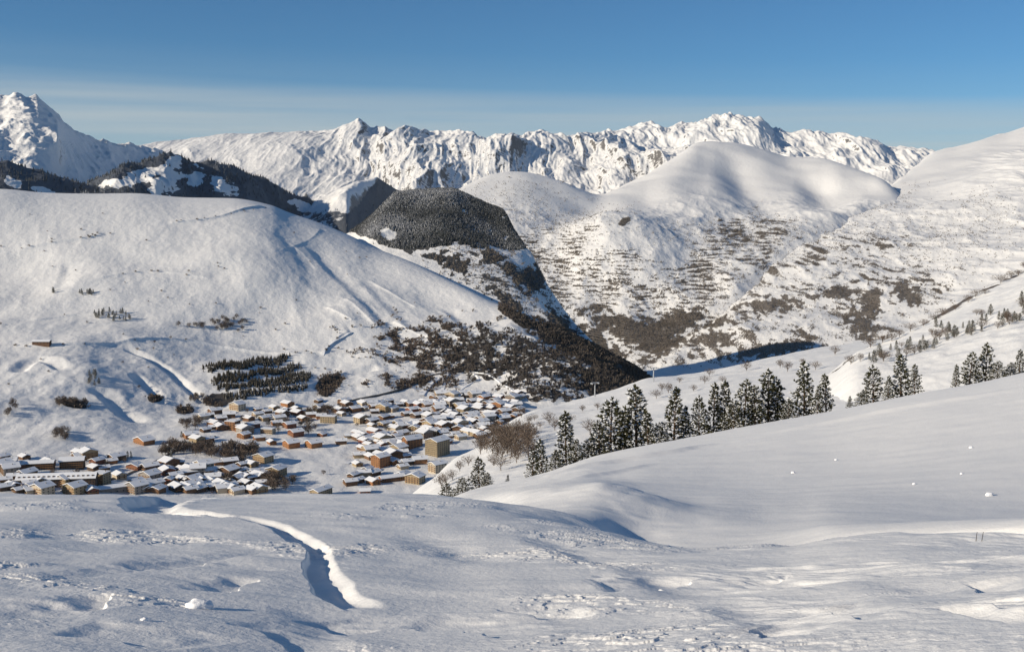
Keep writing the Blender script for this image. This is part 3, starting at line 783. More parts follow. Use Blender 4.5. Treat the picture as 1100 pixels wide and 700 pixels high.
G1.z += -(20 + 60 * rgt) * np.abs(gn((x + 1.2 * wx) / 300, y / 1500, 691)) * e - (8 + 22 * rgt) * np.abs(gn((x + 1.5 * wx) / 120, y / 600, 692)) * e - (3 + 9 * rgt) * np.abs(gn((x + wx) / 48, y / 170, 693)) * e
G1.z += 22 * rgt * (ridged(x / 160, 0 * y, 3, 633) + 0.2) * sstep(2.7, 3, v) * sstep(3.3, 3, v) * sstep(470, 540, gpx)
G1.build('far_range', snow_mat('alpine_rock_snow', (0.012, 0.05), (9.0, 3.0), rock=(0.58, 0.76, 0.7), rscale=0.018, rockcol=((0.085, 0.083, 0.085), (0.19, 0.175, 0.16))))
G2 = Sheet('G2', 560, 1120, 700, [
    [(560, 260, 13000), (1120, 260, 13000)],
    [(560, 185, 15500), (700, 180, 15500), (850, 185, 15500), (960, 190, 15500), (1120, 190, 15500)],
    [(560, 150, 18500), (640, 146, 18500), (660, 139, 18500), (680, 135, 18500), (700, 135, 18500), (720, 137, 18500), (740, 133, 18400), (755, 131, 18300), (765, 127, 18200), (776, 130, 18200), (790, 128, 18200), (803, 127, 18200), (815, 126, 18200), (822, 129, 18200), (832, 137, 18300), (850, 140, 18300), (880, 142, 18300), (910, 147, 18300), (940, 152, 18300), (960, 158, 18300), (985, 161, 18300), (1005, 165, 18400), (1060, 172, 18400), (1120, 175, 18400)],
    [(560, 230, 22000), (1120, 230, 22000)],
], [20, 170, 15], sharp=(2,))
x, y, v = G2.x, G2.y, G2.v
e = sstep(0.2, 1, v) * sstep(2.1, 1.9, v)
G2.z += 210 * ridged(x / 1700, y / 3400, 3, 653, 0.5) * e * (0.35 + 0.65 * sstep(2.0, 1.3, v))
G2.z += 14 * ridged(x / 300, y / 600, 4, 663, 0.55) * e
G2.z += 20 * ridged(x / 190, y / 1100, 4, 683, 0.6) * e
wx = 250 * fbm(x / 1200, y / 1200, 3, 605)
G2.z += -90 * np.abs(gn((x + wx) / 420, y / 2400, 694)) * e - 34 * np.abs(gn((x + wx) / 160, y / 900, 695)) * e - 14 * np.abs(gn((x + wx) / 70, y / 300, 696)) * e
g2px = G2.pxpy()[0]
G2.z += 70 * (ridged(x / 330, 0 * y, 4, 673) + 0.1) * sstep(1.6, 2, v) * sstep(2.3, 2, v) * np.exp(-((g2px - 800) / 70) ** 2)
G2.build('distant_range', snow_mat('distant_rock_snow', (0.008, 0.03), (14.0, 5.0), rock=(0.50, 0.66, 0.6), rscale=0.009, rockcol=((0.085, 0.083, 0.085), (0.19, 0.175, 0.16))))

# =================================================================== HELPERS FOR THINGS
def link(o):
    COL.objects.link(o)
    return o
def thing(name, label, cat, loc, rz=0.0, group=None, scale=1.0):
    o = bpy.data.objects.new(name, None)
    o.empty_display_size = 0.1
    o.location = loc
    o.rotation_euler = (0, 0, rz)
    o.scale = (scale,) * 3 if isinstance(scale, (int, float)) else scale
    o['label'] = label
    o['category'] = cat
    if group:
        o['group'] = group
    return link(o)
def part(name, me, parent):
    o = bpy.data.objects.new(name, me)
    o.parent = parent
    return link(o)
def tag(o, label, cat, group=None, kind=None):
    o['label'] = label
    o['category'] = cat
    if group:
        o['group'] = group
    if kind:
        o['kind'] = kind
    return o
def mesh(name, V, Fs, mat, smooth=False):
    me = bpy.data.meshes.new(name)
    me.from_pydata([tuple(map(float, p)) for p in V], [], [tuple(map(int, f)) for f in Fs])
    me.materials.append(mat)
    if smooth:
        me.polygons.foreach_set('use_smooth', [True] * len(me.polygons))
    me.update()
    return me
def tri_mesh(name, V, T, mat):
    """fast path: V (n,3), T (m,3)"""
    me = bpy.data.meshes.new(name)
    me.vertices.add(len(V))
    me.vertices.foreach_set('co', V.astype(np.float32).ravel())
    me.loops.add(T.size)
    me.loops.foreach_set('vertex_index', T.astype(np.int32).ravel())
    me.polygons.add(len(T))
    me.polygons.foreach_set('loop_start', np.arange(0, T.size, 3, dtype=np.int32))
    me.polygons.foreach_set('loop_total', np.full(len(T), 3, dtype=np.int32))
    me.update(calc_edges=True)
    me.materials.append(mat)
    return me
class MB:
    def __init__(s):
        s.V = []; s.F = []
    def add(s, V, Fs):
        k = len(s.V)
        s.V += list(V)
        s.F += [tuple(i + k for i in f) for f in Fs]
    def box(s, x0, x1, y0, y1, z0, z1):
        s.add([(x0, y0, z0), (x1, y0, z0), (x1, y1, z0), (x0, y1, z0), (x0, y0, z1), (x1, y0, z1), (x1, y1, z1), (x0, y1, z1)],
              [(0, 3, 2, 1), (4, 5, 6, 7), (0, 1, 5, 4), (1, 2, 6, 5), (2, 3, 7, 6), (3, 0, 4, 7)])
    def tube(s, p, q, r0, r1, n=6):
        p = Vector(p); q = Vector(q)
        d = (q - p).normalized()
        u = d.orthogonal().normalized(); w = d.cross(u)
        k = len(s.V)
        for c, r in ((p, r0), (q, r1)):
            for i in range(n):
                a = 2 * pi * i / n
                s.V.append(tuple(c + u * (r * cos(a)) + w * (r * sin(a))))
        for i in range(n):
            j = (i + 1) % n
            s.F.append((k + i, k + j, k + n + j, k + n + i))
        s.F.append(tuple(k + n + i for i in range(n)))
        s.F.append(tuple(k + n - 1 - i for i in range(n)))
    def mesh(s, name, mat, smooth=False):
        return mesh(name, s.V, s.F, mat, smooth)

def plain_mat(name, c, rough=0.8, var=0.15, scale=3.0, c2=None, bump=0.0, obj=True):
    m, t, b = new_mat(name)
    tcn = nd(t, 'ShaderNodeTexCoord')
    vec = tcn.outputs['Object']
    n = noise(t, vec, scale, 4, 0.6)
    if c2 is None:
        c2 = tuple(k * (1 - var) for k in c); c = tuple(min(k * (1 + var), 0.95) for k in c)
    col = mixc(t, mrange(t, n, 0.3, 0.7), c, c2)
    if obj:      # every thing a slightly different shade
        oi = nd(t, 'ShaderNodeObjectInfo')
        hs = nd(t, 'ShaderNodeHueSaturation')
        t.links.new(mth(t, 'ADD', mth(t, 'MULTIPLY', oi.outputs['Random'], 0.3), 0.85), hs.inputs['Value'])
        t.links.new(col, hs.inputs['Color'])
        col = hs.outputs[0]
    t.links.new(col, b.inputs['Base Color'])
    b.inputs['Roughness'].default_value = rough
    b.inputs['Specular IOR Level'].default_value = 0.25
    if bump:
        bp = nd(t, 'ShaderNodeBump')
        bp.inputs['Distance'].default_value = bump
        t.links.new(n, bp.inputs['Height'])
        t.links.new(bp.outputs[0], b.inputs['Normal'])
    return m
M_SNOWCAP = plain_mat('roof_snow', (0.87, 0.88, 0.90), 0.6, 0.03, 0.4, obj=False, bump=0.1)
M_WOODS = {
    'orange': plain_mat('orange_timber', (0.31, 0.145, 0.065), 0.75, 0.25, 0.5),
    'brown': plain_mat('brown_timber', (0.15, 0.085, 0.05), 0.8, 0.3, 0.5),
    'dark': plain_mat('dark_timber', (0.075, 0.05, 0.038), 0.8, 0.3, 0.5),
    'tan': plain_mat('tan_render', (0.34, 0.265, 0.165), 0.85, 0.15, 0.3),
    'cream': plain_mat('cream_render', (0.48, 0.41, 0.31), 0.85, 0.1, 0.3),
    'grey': plain_mat('grey_stone', (0.30, 0.27, 0.24), 0.9, 0.2, 0.5),
    'red': plain_mat('rust_red_timber', (0.23, 0.095, 0.06), 0.75, 0.25, 0.5),
}
M_ROOF = plain_mat('eave_boards', (0.09, 0.06, 0.045), 0.8, 0.2, 1.0)
M_GLASS = plain_mat('window_glass', (0.03, 0.035, 0.045), 0.15, 0.1, 1.0)
M_BALC = plain_mat('balcony_timber', (0.28, 0.15, 0.07), 0.75, 0.2, 1.0)
M_ASPH_SHADE = plain_mat('asphalt_and_road_shade', (0.055, 0.055, 0.058), 0.7, 0.3, 0.05, obj=False)  # dark colour also paints the shadow and wall along the hill road
M_STEEL = plain_mat('galvanised_steel', (0.38, 0.40, 0.42), 0.5, 0.1, 2.0)
M_BARK = plain_mat('pine_bark', (0.10, 0.07, 0.05), 0.9, 0.3, 3.0)
M_BARE = plain_mat('bare_twigs', (0.125, 0.095, 0.075), 0.9, 0.25, 0.6)
M_STICK = plain_mat('stick_wood', (0.06, 0.045, 0.035), 0.9, 0.2, 6.0)
M_BLOCK = plain_mat('snow_block', (0.88, 0.89, 0.91), 0.6, 0.03, 6.0, obj=False, bump=0.03)

def needle_mat(name, c, c2, snow_amt):
    """dark needles, snow caught on the upward side"""
    m, t, b = new_mat(name)
    geo = nd(t, 'ShaderNodeNewGeometry')
    n = noise(t, geo.outputs['Position'], 0.9, 3, 0.6)
    col = mixc(t, n, c, c2)
    if snow_amt:
        n2 = noise(t, geo.outputs['Position'], 0.35, 4, 0.7)
        n2 = mth(t, 'ADD', n2, mth(t, 'MULTIPLY', mth(t, 'SUBTRACT', noise(t, geo.outputs['Position'], 0.0035, 3, 0.5), 0.5), 0.5))
        col = mixc(t, mrange(t, n2, 0.62 - snow_amt, 0.72 - snow_amt), col, (0.46, 0.47, 0.49))
    t.links.new(col, b.inputs['Base Color'])
    b.inputs['Roughness'].default_value = 0.75
    b.inputs['Specular IOR Level'].default_value = 0.2
    return m
M_NEEDLE = needle_mat('pine_needles', (0.085, 0.078, 0.034), (0.045, 0.050, 0.026), 0)
M_TREESNOW = plain_mat('snow_on_branches', (0.86, 0.87, 0.88), 0.6, 0.04, 1.0, obj=False)
M_FARCON = needle_mat('haze_tinted_snowy_conifers', (0.060, 0.068, 0.076), (0.038, 0.045, 0.054), 0.05)  # snow-dusted needles; the bluish grey base also paints in haze
M_FARCON2 = needle_mat('snow_laden_conifers', (0.055, 0.058, 0.056), (0.032, 0.035, 0.036), 0.10)
M_GORGE = plain_mat('shade_darkened_woodland', (0.075, 0.062, 0.053), 0.9, 0.3, 0.02, obj=False)  # bare-wood colour darkened to stand in for the gorge's shade
M_PLANT = needle_mat('plantation_conifers', (0.065, 0.054, 0.038), (0.036, 0.033, 0.026), 0.03)
M_FARBARE = plain_mat('bare_woodland', (0.16, 0.135, 0.112), 0.9, 0.3, 0.02, obj=False)

# =================================================================== FAR WOODS (masses nobody could count)
def t_conifer(n=5):
    V = []; T = []
    for (z0, z1, r) in ((0.05, 0.65, 0.23), (0.38, 1.0, 0.15)):
        k = len(V)
        for i in range(n):
            a = 2 * pi * i / n
            V.append((r * cos(a), r * sin(a), z0))
        V.append((0, 0, z1))
        T += [(k + i, k + (i + 1) % n, k + n) for i in range(n)]
    return np.array(V), np.array(T)
def t_bare(seed=0, n=9):
    g = np.random.default_rng(seed)
    V = []; T = []
    for i in range(n):
        a = g.uniform(0, 2 * pi); s = g.uniform(0.05, 0.42); h = g.uniform(0.6, 1.0)
        tip = np.array([s * cos(a), s * sin(a), h])
        b = g.uniform(0, 2 * pi); w = g.uniform(0.05, 0.10)
        base = np.array([0.25 * tip[0], 0.25 * tip[1], g.uniform(0.0, 0.35)])
        o = np.array([w * cos(b), w * sin(b), 0.05])
        k = len(V)
        V += [base, tip * np.array([1, 1, 0.85]) + o, tip - o]
        T.append((k, k + 1, k + 2))
    return np.array(V), np.array(T)
def t_clump(seed=0):
    g = np.random.default_rng(seed)
    V = [(0, 0, 1.0)]
    for j, (z, r) in enumerate(((0.6, 0.55), (0.0, 0.5))):
        for i in range(5):
            a = 2 * pi * (i + 0.5 * j) / 5
            q = r * g.uniform(0.7, 1.25)
            V.append((q * cos(a), q * sin(a), z * g.uniform(0.8, 1.2)))
    T = [(0, 1 + i, 1 + (i + 1) % 5) for i in range(5)]
    for i in range(5):
        T += [(1 + i, 6 + i, 1 + (i + 1) % 5), (1 + (i + 1) % 5, 6 + i, 6 + (i + 1) % 5)]
    return np.array(V, float), np.array(T)
def scatter_pts(S_, mask, n):
    dr = np.gradient(S_.r, axis=0)
    w = np.clip(mask, 0, None) * S_.r * dr
    w = w.ravel(); c = np.cumsum(w)
    if c[-1] <= 0:
        return np.zeros((0, 3))
    idx = np.searchsorted(c, rng.random(n) * c[-1])
    idx = np.clip(idx, 0, w.size - 1)
    da = S_.az[1] - S_.az[0]
    R = S_.r.ravel()[idx]
    ja = (rng.random(n) - 0.5) * da * R; jr = (rng.random(n) - 0.5) * dr.ravel()[idx]
    x = S_.x.ravel()[idx] + ja; y = S_.y.ravel()[idx] + jr
    return np.stack([x, y, S_.z.ravel()[idx]], -1)
def mass(name, pts, temps, hs, mat, label, cat, width=(0.8, 1.2), sink=0.05, lean=0.0):
    n = len(pts)
    VV = []; TT = []; off = 0
    pick = rng.integers(0, len(temps), n)
    H = rng.uniform(hs[0], hs[1], n); Wd = H * rng.uniform(width[0], width[1], n); A_ = rng.uniform(0, 2 * pi, n)
    for k, (tv, tt) in enumerate(temps):
        q = np.nonzero(pick == k)[0]
        if not len(q):
            continue
        ca, sa = np.cos(A_[q])[:, None], np.sin(A_[q])[:, None]
        vx = (tv[None, :, 0] * ca - tv[None, :, 1] * sa) * Wd[q][:, None] + pts[q, 0][:, None]
        vy = (tv[None, :, 0] * sa + tv[None, :, 1] * ca) * Wd[q][:, None] + pts[q, 1][:, None]
        vz = tv[None, :, 2] * H[q][:, None] + pts[q, 2][:, None] - sink * H[q][:, None]
        VV.append(np.stack([vx, vy, vz], -1).reshape(-1, 3))
        TT.append((tt[None] + (np.arange(len(q)) * len(tv))[:, None, None]).reshape(-1, 3) + off)
        off += len(q) * len(tv)
    o = link(bpy.data.objects.new(name, tri_mesh(name, np.concatenate(VV), np.concatenate(TT), mat)))
    return tag(o, label, cat, kind='stuff')
TC = [t_conifer(5)]
TBARE = [t_bare(i) for i in range(5)]
TCL = [t_clump(i) for i in range(4)]

mass('conifer_forest', scatter_pts(F, wfor ** 2 * (F.v > 1), 30000), TC, (6, 12), M_FARCON2,
     'grey snow-dusted forest covering the cone-shaped mountain behind the open hill', 'forest', (0.8, 1.1))
mass('bare_woodland', scatter_pts(C, C.attrs['wood'] ** 1.5 * (C.v > 2) * ell(cpx, cpy, [(610, 385, 130, 60)], 0, 0.4), 7000), TBARE, (7, 14), M_GORGE,
     'brown leafless woodland, colour darkened for shade, on the gorge side right of the village', 'woodland', (0.8, 1.2))
mass('hillside_scrub', scatter_pts(C, C.attrs['wood'] ** 1.2 * (C.v > 1.9) * (1 - ell(cpx, cpy, [(610, 385, 130, 60)], 0, 0.4)) * (1 - ell(cpx, cpy, [(275, 408, 70, 32)], 0, 0.2)), 2600), TBARE, (4, 9), M_BARE,
     'scattered leafless bushes on the snowy hillside above the village', 'scrub', (0.9, 1.5))
pm = np.zeros_like(cpx)
for pts, hw in (([(222, 398), (255, 393), (288, 389), (310, 386)], 4.6), ([(230, 409), (262, 405), (300, 400), (322, 395)], 3.2), ([(236, 417), (270, 414), (305, 409), (331, 404)], 3.4), ([(243, 426), (275, 423), (310, 418), (330, 414)], 3.2)):
    lx, ly = zip(*pts)
    yy = np.interp(cpx, lx, ly) + 3.6 * fbm(cpx / 18, cpy / 14, 3, 77)
    pm = np.maximum(pm, sstep(hw * 1.3, hw * 0.5, np.abs(cpy - yy)) * sstep(lx[0] - 3, lx[0] + 3, cpx + 6 * fbm(cpx / 5, cpy / 5, 2, 78)) * sstep(lx[-1] + 3, lx[-1] - 3, cpx + 6 * fbm(cpx / 5, cpy / 5, 2, 79)))
mass('conifer_plantation', scatter_pts(C, pm * (C.v > 1.9), 2000), TC, (5, 12), M_PLANT,
     'dark terraced conifer plantation on the slope just above the village', 'plantation', (0.9, 1.2))
mass('valley_woods', scatter_pts(D1, D1.attrs['wood'] ** 3 * (D1.v > 0.3), 17000), TBARE, (6, 11), M_FARBARE,
     'brown bare woods striping the terraced hillside below the snow domes', 'woods', (0.9, 1.4))
mass('mountain_woods', scatter_pts(D2, D2.attrs['wood'] ** 3 * (D2.v > 0.3), 19000), TBARE, (5, 10), M_FARBARE,
     'brown patchy woods and scrub on the lower right-hand mountain', 'woods', (0.9, 1.4))
mass('field_trees', scatter_pts(F, wfld ** 2 * (1 - wfor), 3000), TBARE, (5, 9), M_FARBARE,
     'bare trees and hedges, some added for shade, on the fields below the cone-shaped mountain', 'woods', (0.9, 1.3))
e2 = E3.attrs['wood'] ** 2
mass('shaded_forest', scatter_pts(E3, e2, 9000), TC, (12, 22), M_FARCON,
     'dark shaded forest on the ridge behind the open hill', 'forest', (0.8, 1.1))
mass('flank_shade_trees', scatter_pts(E4, np.clip(E4.attrs['wood'] - 0.2, 0, 1), 2500), TC, (8, 16), M_FARCON,  # trees added where the flank is painted dark for shade
     'dark trees over the painted shade of the small snowy peak behind the knoll', 'forest', (0.8, 1.1))
mass('ridge_forest', scatter_pts(E2, E2.attrs['wood'] ** 2, 5000), TC, (12, 22), M_FARCON,
     'dark forest on the ridge at the foot of the peak', 'forest', (0.8, 1.1))

# =================================================================== TREES ONE CAN TELL APART
def make_pine(seed, bushy=1.0):
    g = random.Random(seed)
    tr = MB()
    N_V = []; N_F = []; S_V = []; S_F = []
    Ht = 8.0
    bend = (g.uniform(-0.15, 0.15), g.uniform(-0.15, 0.15))
    def axis(z):
        return Vector((bend[0] * (z / Ht) ** 2, bend[1] * (z / Ht) ** 2, z))
    for i in range(6):
        z0, z1 = Ht * i / 6, Ht * (i + 1) / 6
        tr.tube(axis(z0 - (0.8 if i == 0 else 0)), axis(z1), 0.15 * (1 - i / 6.3) + 0.012, 0.15 * (1 - (i + 1) / 6.3) + 0.012, 7)
    def lump(c, sx, sy, sz, yaw):
        k = len(S_V)
        ca, sa = cos(yaw), sin(yaw)
        ring = 6
        pts = [(0, 0, 1.0)]
        for zz, rr in ((0.45, 0.8), (-0.25, 1.0)):
            for i in range(ring):
                a = 2 * pi * i / ring + (0.5 if zz > 0 else 0)
                q = rr * g.uniform(0.7, 1.25)
                pts.append((q * cos(a), q * sin(a), zz))
        pts.append((0, 0, -0.5))
        for (a, b, cc) in pts:
            a *= sx; b *= sy
            S_V.append((c.x + a * ca - b * sa, c.y + a * sa + b * ca, c.z + cc * sz))
        for i in range(ring):
            j = (i + 1) % ring
            S_F.append((k, k + 1 + i, k + 1 + j))
            S_F.append((k + 1 + i, k + 1 + ring + i, k + 1 + ring + j, k + 1 + j))
            S_F.append((k + 1 + ring + j, k + 1 + ring + i, k + 1 + 2 * ring))
    def tuft(c, d, size):
        u = d.orthogonal().normalized(); w = d.cross(u)
        for i in range(10):
            a = g.uniform(0, 2 * pi); sp = g.uniform(0.25, 0.95)
            dd = (d + (u * cos(a) + w * sin(a)) * sp + Vector((0, 0, 0.25))).normalized()
            L = size * g.uniform(0.7, 1.15)
            side = dd.cross(Vector((g.uniform(-1, 1), g.uniform(-1, 1), g.uniform(-1, 1)))).normalized() * (size * 0.13)
            p0 = c - dd * (L * 0.15); p1 = c + dd * (L * 0.55); p2 = c + dd * L
            k = len(N_V)
            N_V.extend([tuple(p0), tuple(p1 - side), tuple(p2), tuple(p1 + side)])
            N_F.append((k, k + 1, k + 2, k + 3))
    z = 0.45
    while z < Ht - 0.35:
        f = z / Ht
        Rz = (1.85 * bushy) * (1 - f) ** 0.75 * (0.55 + 0.45 * min(1, f / 0.12)) + 0.12
        nb = g.randint(5, 7) if f < 0.8 else g.randint(3, 5)
        a0 = g.uniform(0, 2 * pi)
        for b in range(nb):
            if g.random() < 0.08:
                continue
            a = a0 + 2 * pi * b / nb + g.uniform(-0.35, 0.35)
            L = Rz * g.uniform(0.62, 1.15)
            rise = g.uniform(-0.12, 0.18) + 0.45 * f
            base = axis(z + g.uniform(-0.12, 0.12))
            dirv = Vector((cos(a), sin(a), rise)).normalized()
            tip = base + dirv * L + Vector((0, 0, 0.16 * L))
            tr.tube(base, tip, 0.035 * (1 - 0.6 * f), 0.01, 4)
            nt_ = max(2, int(L / 0.36))
            for k in range(nt_):
                s = 0.30 + 0.75 * (k + g.uniform(0.2, 0.8)) / nt_
                p = base + dirv * (L * s) + Vector((0, 0, 0.16 * L * s * s))
                side = Vector((-sin(a), cos(a), 0)) * g.uniform(-0.32, 0.32) * L * (1.1 - 0.5 * s)
                p = p + side
                d2 = (dirv + side * 0.8 + Vector((0, 0, 0.5))).normalized()
                sz = g.uniform(0.34, 0.52)
                tuft(p, d2, sz)
                if g.random() < 0.37:
                    q = p + d2 * sz * 0.45 + Vector((0, 0, 0.08))
                    lump(q, g.uniform(0.14, 0.27), g.uniform(0.11, 0.19), g.uniform(0.07, 0.13), a)
        z += g.uniform(0.36, 0.5) * (1 - 0.35 * f)
    for k in range(5):
        zz = Ht - 0.5 + k * 0.13
        tuft(axis(zz), Vector((g.uniform(-0.3, 0.3), g.uniform(-0.3, 0.3), 1)).normalized(), 0.36)
    lump(axis(Ht - 0.25), 0.08, 0.08, 0.14, 0)
    k = len(N_V)
    me = mesh('pine_crown', N_V + S_V, N_F + [tuple(i + k for i in f) for f in S_F], M_NEEDLE)
    me.materials.append(M_TREESNOW)
    me.polygons.foreach_set('material_index', [0] * len(N_F) + [1] * len(S_F))
    me.polygons.foreach_set('use_smooth', [False] * len(N_F) + [True] * len(S_F))
    return (tr.mesh('pine_trunk', M_BARK), me)
PINES = [make_pine(100 + i, (1.0, 0.85, 1.15, 0.95, 1.2, 0.8)[i]) for i in range(6)]
BUSH = [make_pine(200 + i, 1.7) for i in range(2)]

def add_pine(loc, h, var, label, group, wide=1.0, bush=False, name='pine_tree', cat='pine tree'):
    t = thing(name, label, cat, loc, random.uniform(0, 2 * pi), group, (h / 8 * wide, h / 8 * wide, h / 8))
    a, b = (BUSH if bush else PINES)[var]
    t.rotation_euler = (random.uniform(-.05, .05), random.uniform(-.05, .05), t.rotation_euler[2])
    part('trunk', a, t)
    part('crown', b, t)
    return t
def gtop(x, y):
    return max(A.height(x, y), B.height(x, y), B2.height(x, y))
# (px, py of the top, distance behind the snow ridge, width, bush, words)
ridge_r = lambda px: pchip1([495, 530, 580, 640, 700, 740, 800, 860, 900, 950, 1000, 1050, 1100, 1270], [118, 124, 132, 140, 145, 148, 150, 152, 154, 156, 158, 160, 164, 172], np.array([px]))[0]
pine_list = [
    (480, 516, 14, 1.0, 1, 'low snow-covered pine bush at the left end of the tree line'),
    (497, 511, 13, 1.3, 1, 'squat snowy pine bush touching the left side of the first big pine'),
    (515, 489, 12, 1.15, 0, 'leftmost full-grown pine, thickly dusted with snow, where the ridge begins'),
    (523, 506, 9, 1.1, 1, 'low pine leaning against the right foot of the leftmost big pine'),
    (545, 508, 10, 0.8, 0, 'tiny lone pine in the gap right of the leftmost big pine'),
    (572, 481, 12, 1.2, 0, 'snow-plastered pine at the start of the second clump, shorter than its neighbour'),
    (582, 470, 16, 1.1, 0, 'round-topped snowy pine just left of the tall spire-shaped pine'),
    (597, 484, 12, 1.2, 1, 'bushy pine tucked under the left side of the spire-shaped pine'),
    (609, 440, 16, 1.0, 0, 'tall spire-shaped pine standing alone above the left clump'),
    (618, 470, 11, 1.1, 0, 'small pine against the right flank of the spire-shaped pine'),
    (632, 470, 14, 1.3, 1, 'low dark pine bush between the spire-shaped pine and the tall pair'),
    (645, 450, 13, 1.1, 0, 'slim pine on the left edge of the tall pair of pines'),
    (656, 425, 16, 1.15, 0, 'broad tall pine, left one of the tall close pair'),
    (671, 436, 22, 1.0, 0, 'pine half hidden between the tall close pair'),
    (685, 412, 17, 1.1, 0, 'tallest pine of the left half, right one of the tall close pair'),
    (697, 440, 12, 1.1, 0, 'mid-height pine below the right side of the tallest left pine'),
    (708, 452, 12, 1.3, 1, 'dense low pine bush right of the tall close pair'),
    (725, 414, 14, 1.0, 0, 'tall pine with wide upturned side branches, standing free on both sides'),
    (737, 434, 18, 0.9, 0, 'thin pine behind the right branches of the wide-armed pine'),
    (752, 423, 13, 0.9, 0, 'slender short pine right of the wide-armed pine'),
    (767, 409, 15, 0.85, 0, 'narrow pointed pine, left one of two matching spires'),
    (779, 407, 15, 0.85, 0, 'narrow pointed pine, right one of two matching spires'),
    (789, 430, 12, 1.1, 1, 'small bushy pine filling the gap right of the two matching spires'),
    (800, 405, 14, 1.05, 0, 'layered pine with open snowy branches left of the widest pine'),
    (813, 412, 13, 0.95, 0, 'dark narrow pine against the left side of the widest pine'),
    (827, 395, 15, 1.15, 0, 'widest pine of the long row, heavily loaded with snow'),
    (837, 403, 17, 0.95, 0, 'second top right behind the widest pine'),
    (848, 428, 12, 1.2, 1, 'dark low pine bush between the widest pine and the tall brownish spire'),
    (866, 386, 14, 0.95, 0, 'tall brownish spire-shaped pine near the right end of the long row'),
    (879, 412, 12, 0.9, 0, 'dark short pine between the brownish spire and the last pine of the row'),
    (889, 400, 13, 0.9, 0, 'open-branched last pine at the right end of the long row'),
    (913, 424, 9, 0.9, 0, 'tiny pine in the snow gap left of the five-tree clump'),
    (926, 419, 10, 1.3, 1, 'low pine bush at the left foot of the five-tree clump'),
    (940, 390, 13, 1.15, 0, 'broad pine on the left of the five-tree clump'),
    (955, 402, 10, 0.9, 0, 'dark young pine in the middle of the five-tree clump'),
    (970, 379, 14, 1.1, 0, 'tallest, brown-tinged pine of the five-tree clump'),
    (984, 390, 11, 1.0, 0, 'dark pine on the right of the five-tree clump'),
    (1028, 390, 10, 0.9, 0, 'small pine on the left of the far-right clump'),
    (1043, 376, 12, 1.15, 0, 'round broad pine in the middle of the far-right clump'),
    (1061, 366, 13, 1.05, 0, 'tallest pine of the far-right clump'),
    (1072, 386, 9, 1.3, 1, 'low pine bush right of the far-right clump'),
    (1086, 388, 10, 1.3, 1, 'scrubby pine bush close to the right edge of the picture'),
    (1097, 374, 12, 1.1, 0, 'pine cut by the right edge of the picture'),
]
for i, (px, top, back, wide, bush, lab) in enumerate(pine_list):
    rr = ridge_r(px) + back
    a, t = az_t(px, top)
    x, y = rr * math.sin(a), rr * math.cos(a)
    gz = gtop(x, y)
    h = max(t * rr - gz, 1.2)
    wide *= 1.18
    h *= 0.96
    add_pine((x, y, gz - 0.1), h, (i % 2) if bush else (i * 5 + i // 6) % 6, lab, 'pines behind the snow ridge', wide, bool(bush),
             'pine_bush' if bush else 'pine_tree', 'pine bush' if bush else 'pine tree')

# ---- leafless bushes and trees
def make_bare(seed, spread=0.45, n=260, thick=1.0, low=0.25):
    """short trunk, a fan of limbs and a rounded haze of twigs"""
    g = random.Random(seed)
    tr = MB(); V = []; T = []
    tr.tube((0, 0, -0.06), (0.01, 0, 0.36), 0.024, 0.015, 6)
    cz = (1 + low) / 2; rz = (1 - low) / 2
    def twig(b, d, L, wd):
        w = Matrix.Rotation(g.uniform(0, 2 * pi), 3, d) @ d.orthogonal().normalized() * wd
        i0 = len(V)
        V.extend([tuple(b - w), tuple(b + w), tuple(b + d * L)])
        T.append((i0, i0 + 1, i0 + 2))
    for k in range(11):
        a = g.uniform(0, 2 * pi); e = g.uniform(0.3, 0.85)
        tr.tube((0, 0, g.uniform(0.06, 0.34)), (cos(a) * spread * e, sin(a) * spread * e, g.uniform(0.4, 0.85)), 0.011, 0.003, 4)
    for k in range(n):
        a = g.uniform(0, 2 * pi); q = g.random() ** 0.45; u = g.uniform(-1, 1)
        h = math.sqrt(max(0, 1 - u * u))
        lump = 1 + 0.25 * sin(3 * a + seed) * h
        c = Vector((cos(a) * h * spread * q * lump, sin(a) * h * spread * q * lump, cz + u * rz * q))
        d = (Vector((c.x * 1.3, c.y * 1.3, c.z - 0.25)).normalized() + Vector((g.uniform(-1, 1), g.uniform(-1, 1), g.uniform(-0.6, 1))) * 0.6).normalized()
        twig(c - d * 0.06, d, g.uniform(0.08, 0.2), 0.009 * thick)
    return tr.mesh('bare_trunk', M_BARE), mesh('bare_crown', V, T, M_BARE)
BARE = [make_bare(300 + i, (0.40, 0.52, 0.46, 0.6)[i], 300, 1.5) for i in range(4)]
BARE_FAR = [make_bare(320 + i, (0.45, 0.55, 0.5)[i], 170, 4.5, 0.15) for i in range(3)]
def add_bare(loc, h, label, cat, name, group, wide=1.0, far=False):
    t = thing(name, label, cat, loc, random.uniform(0, 6.28), group, (h * wide, h * wide, h))
    a, b = BARE_FAR[random.randrange(3)] if far else BARE[random.randrange(4)]
    part('trunk', a, t)
    part('crown', b, t)
    return t
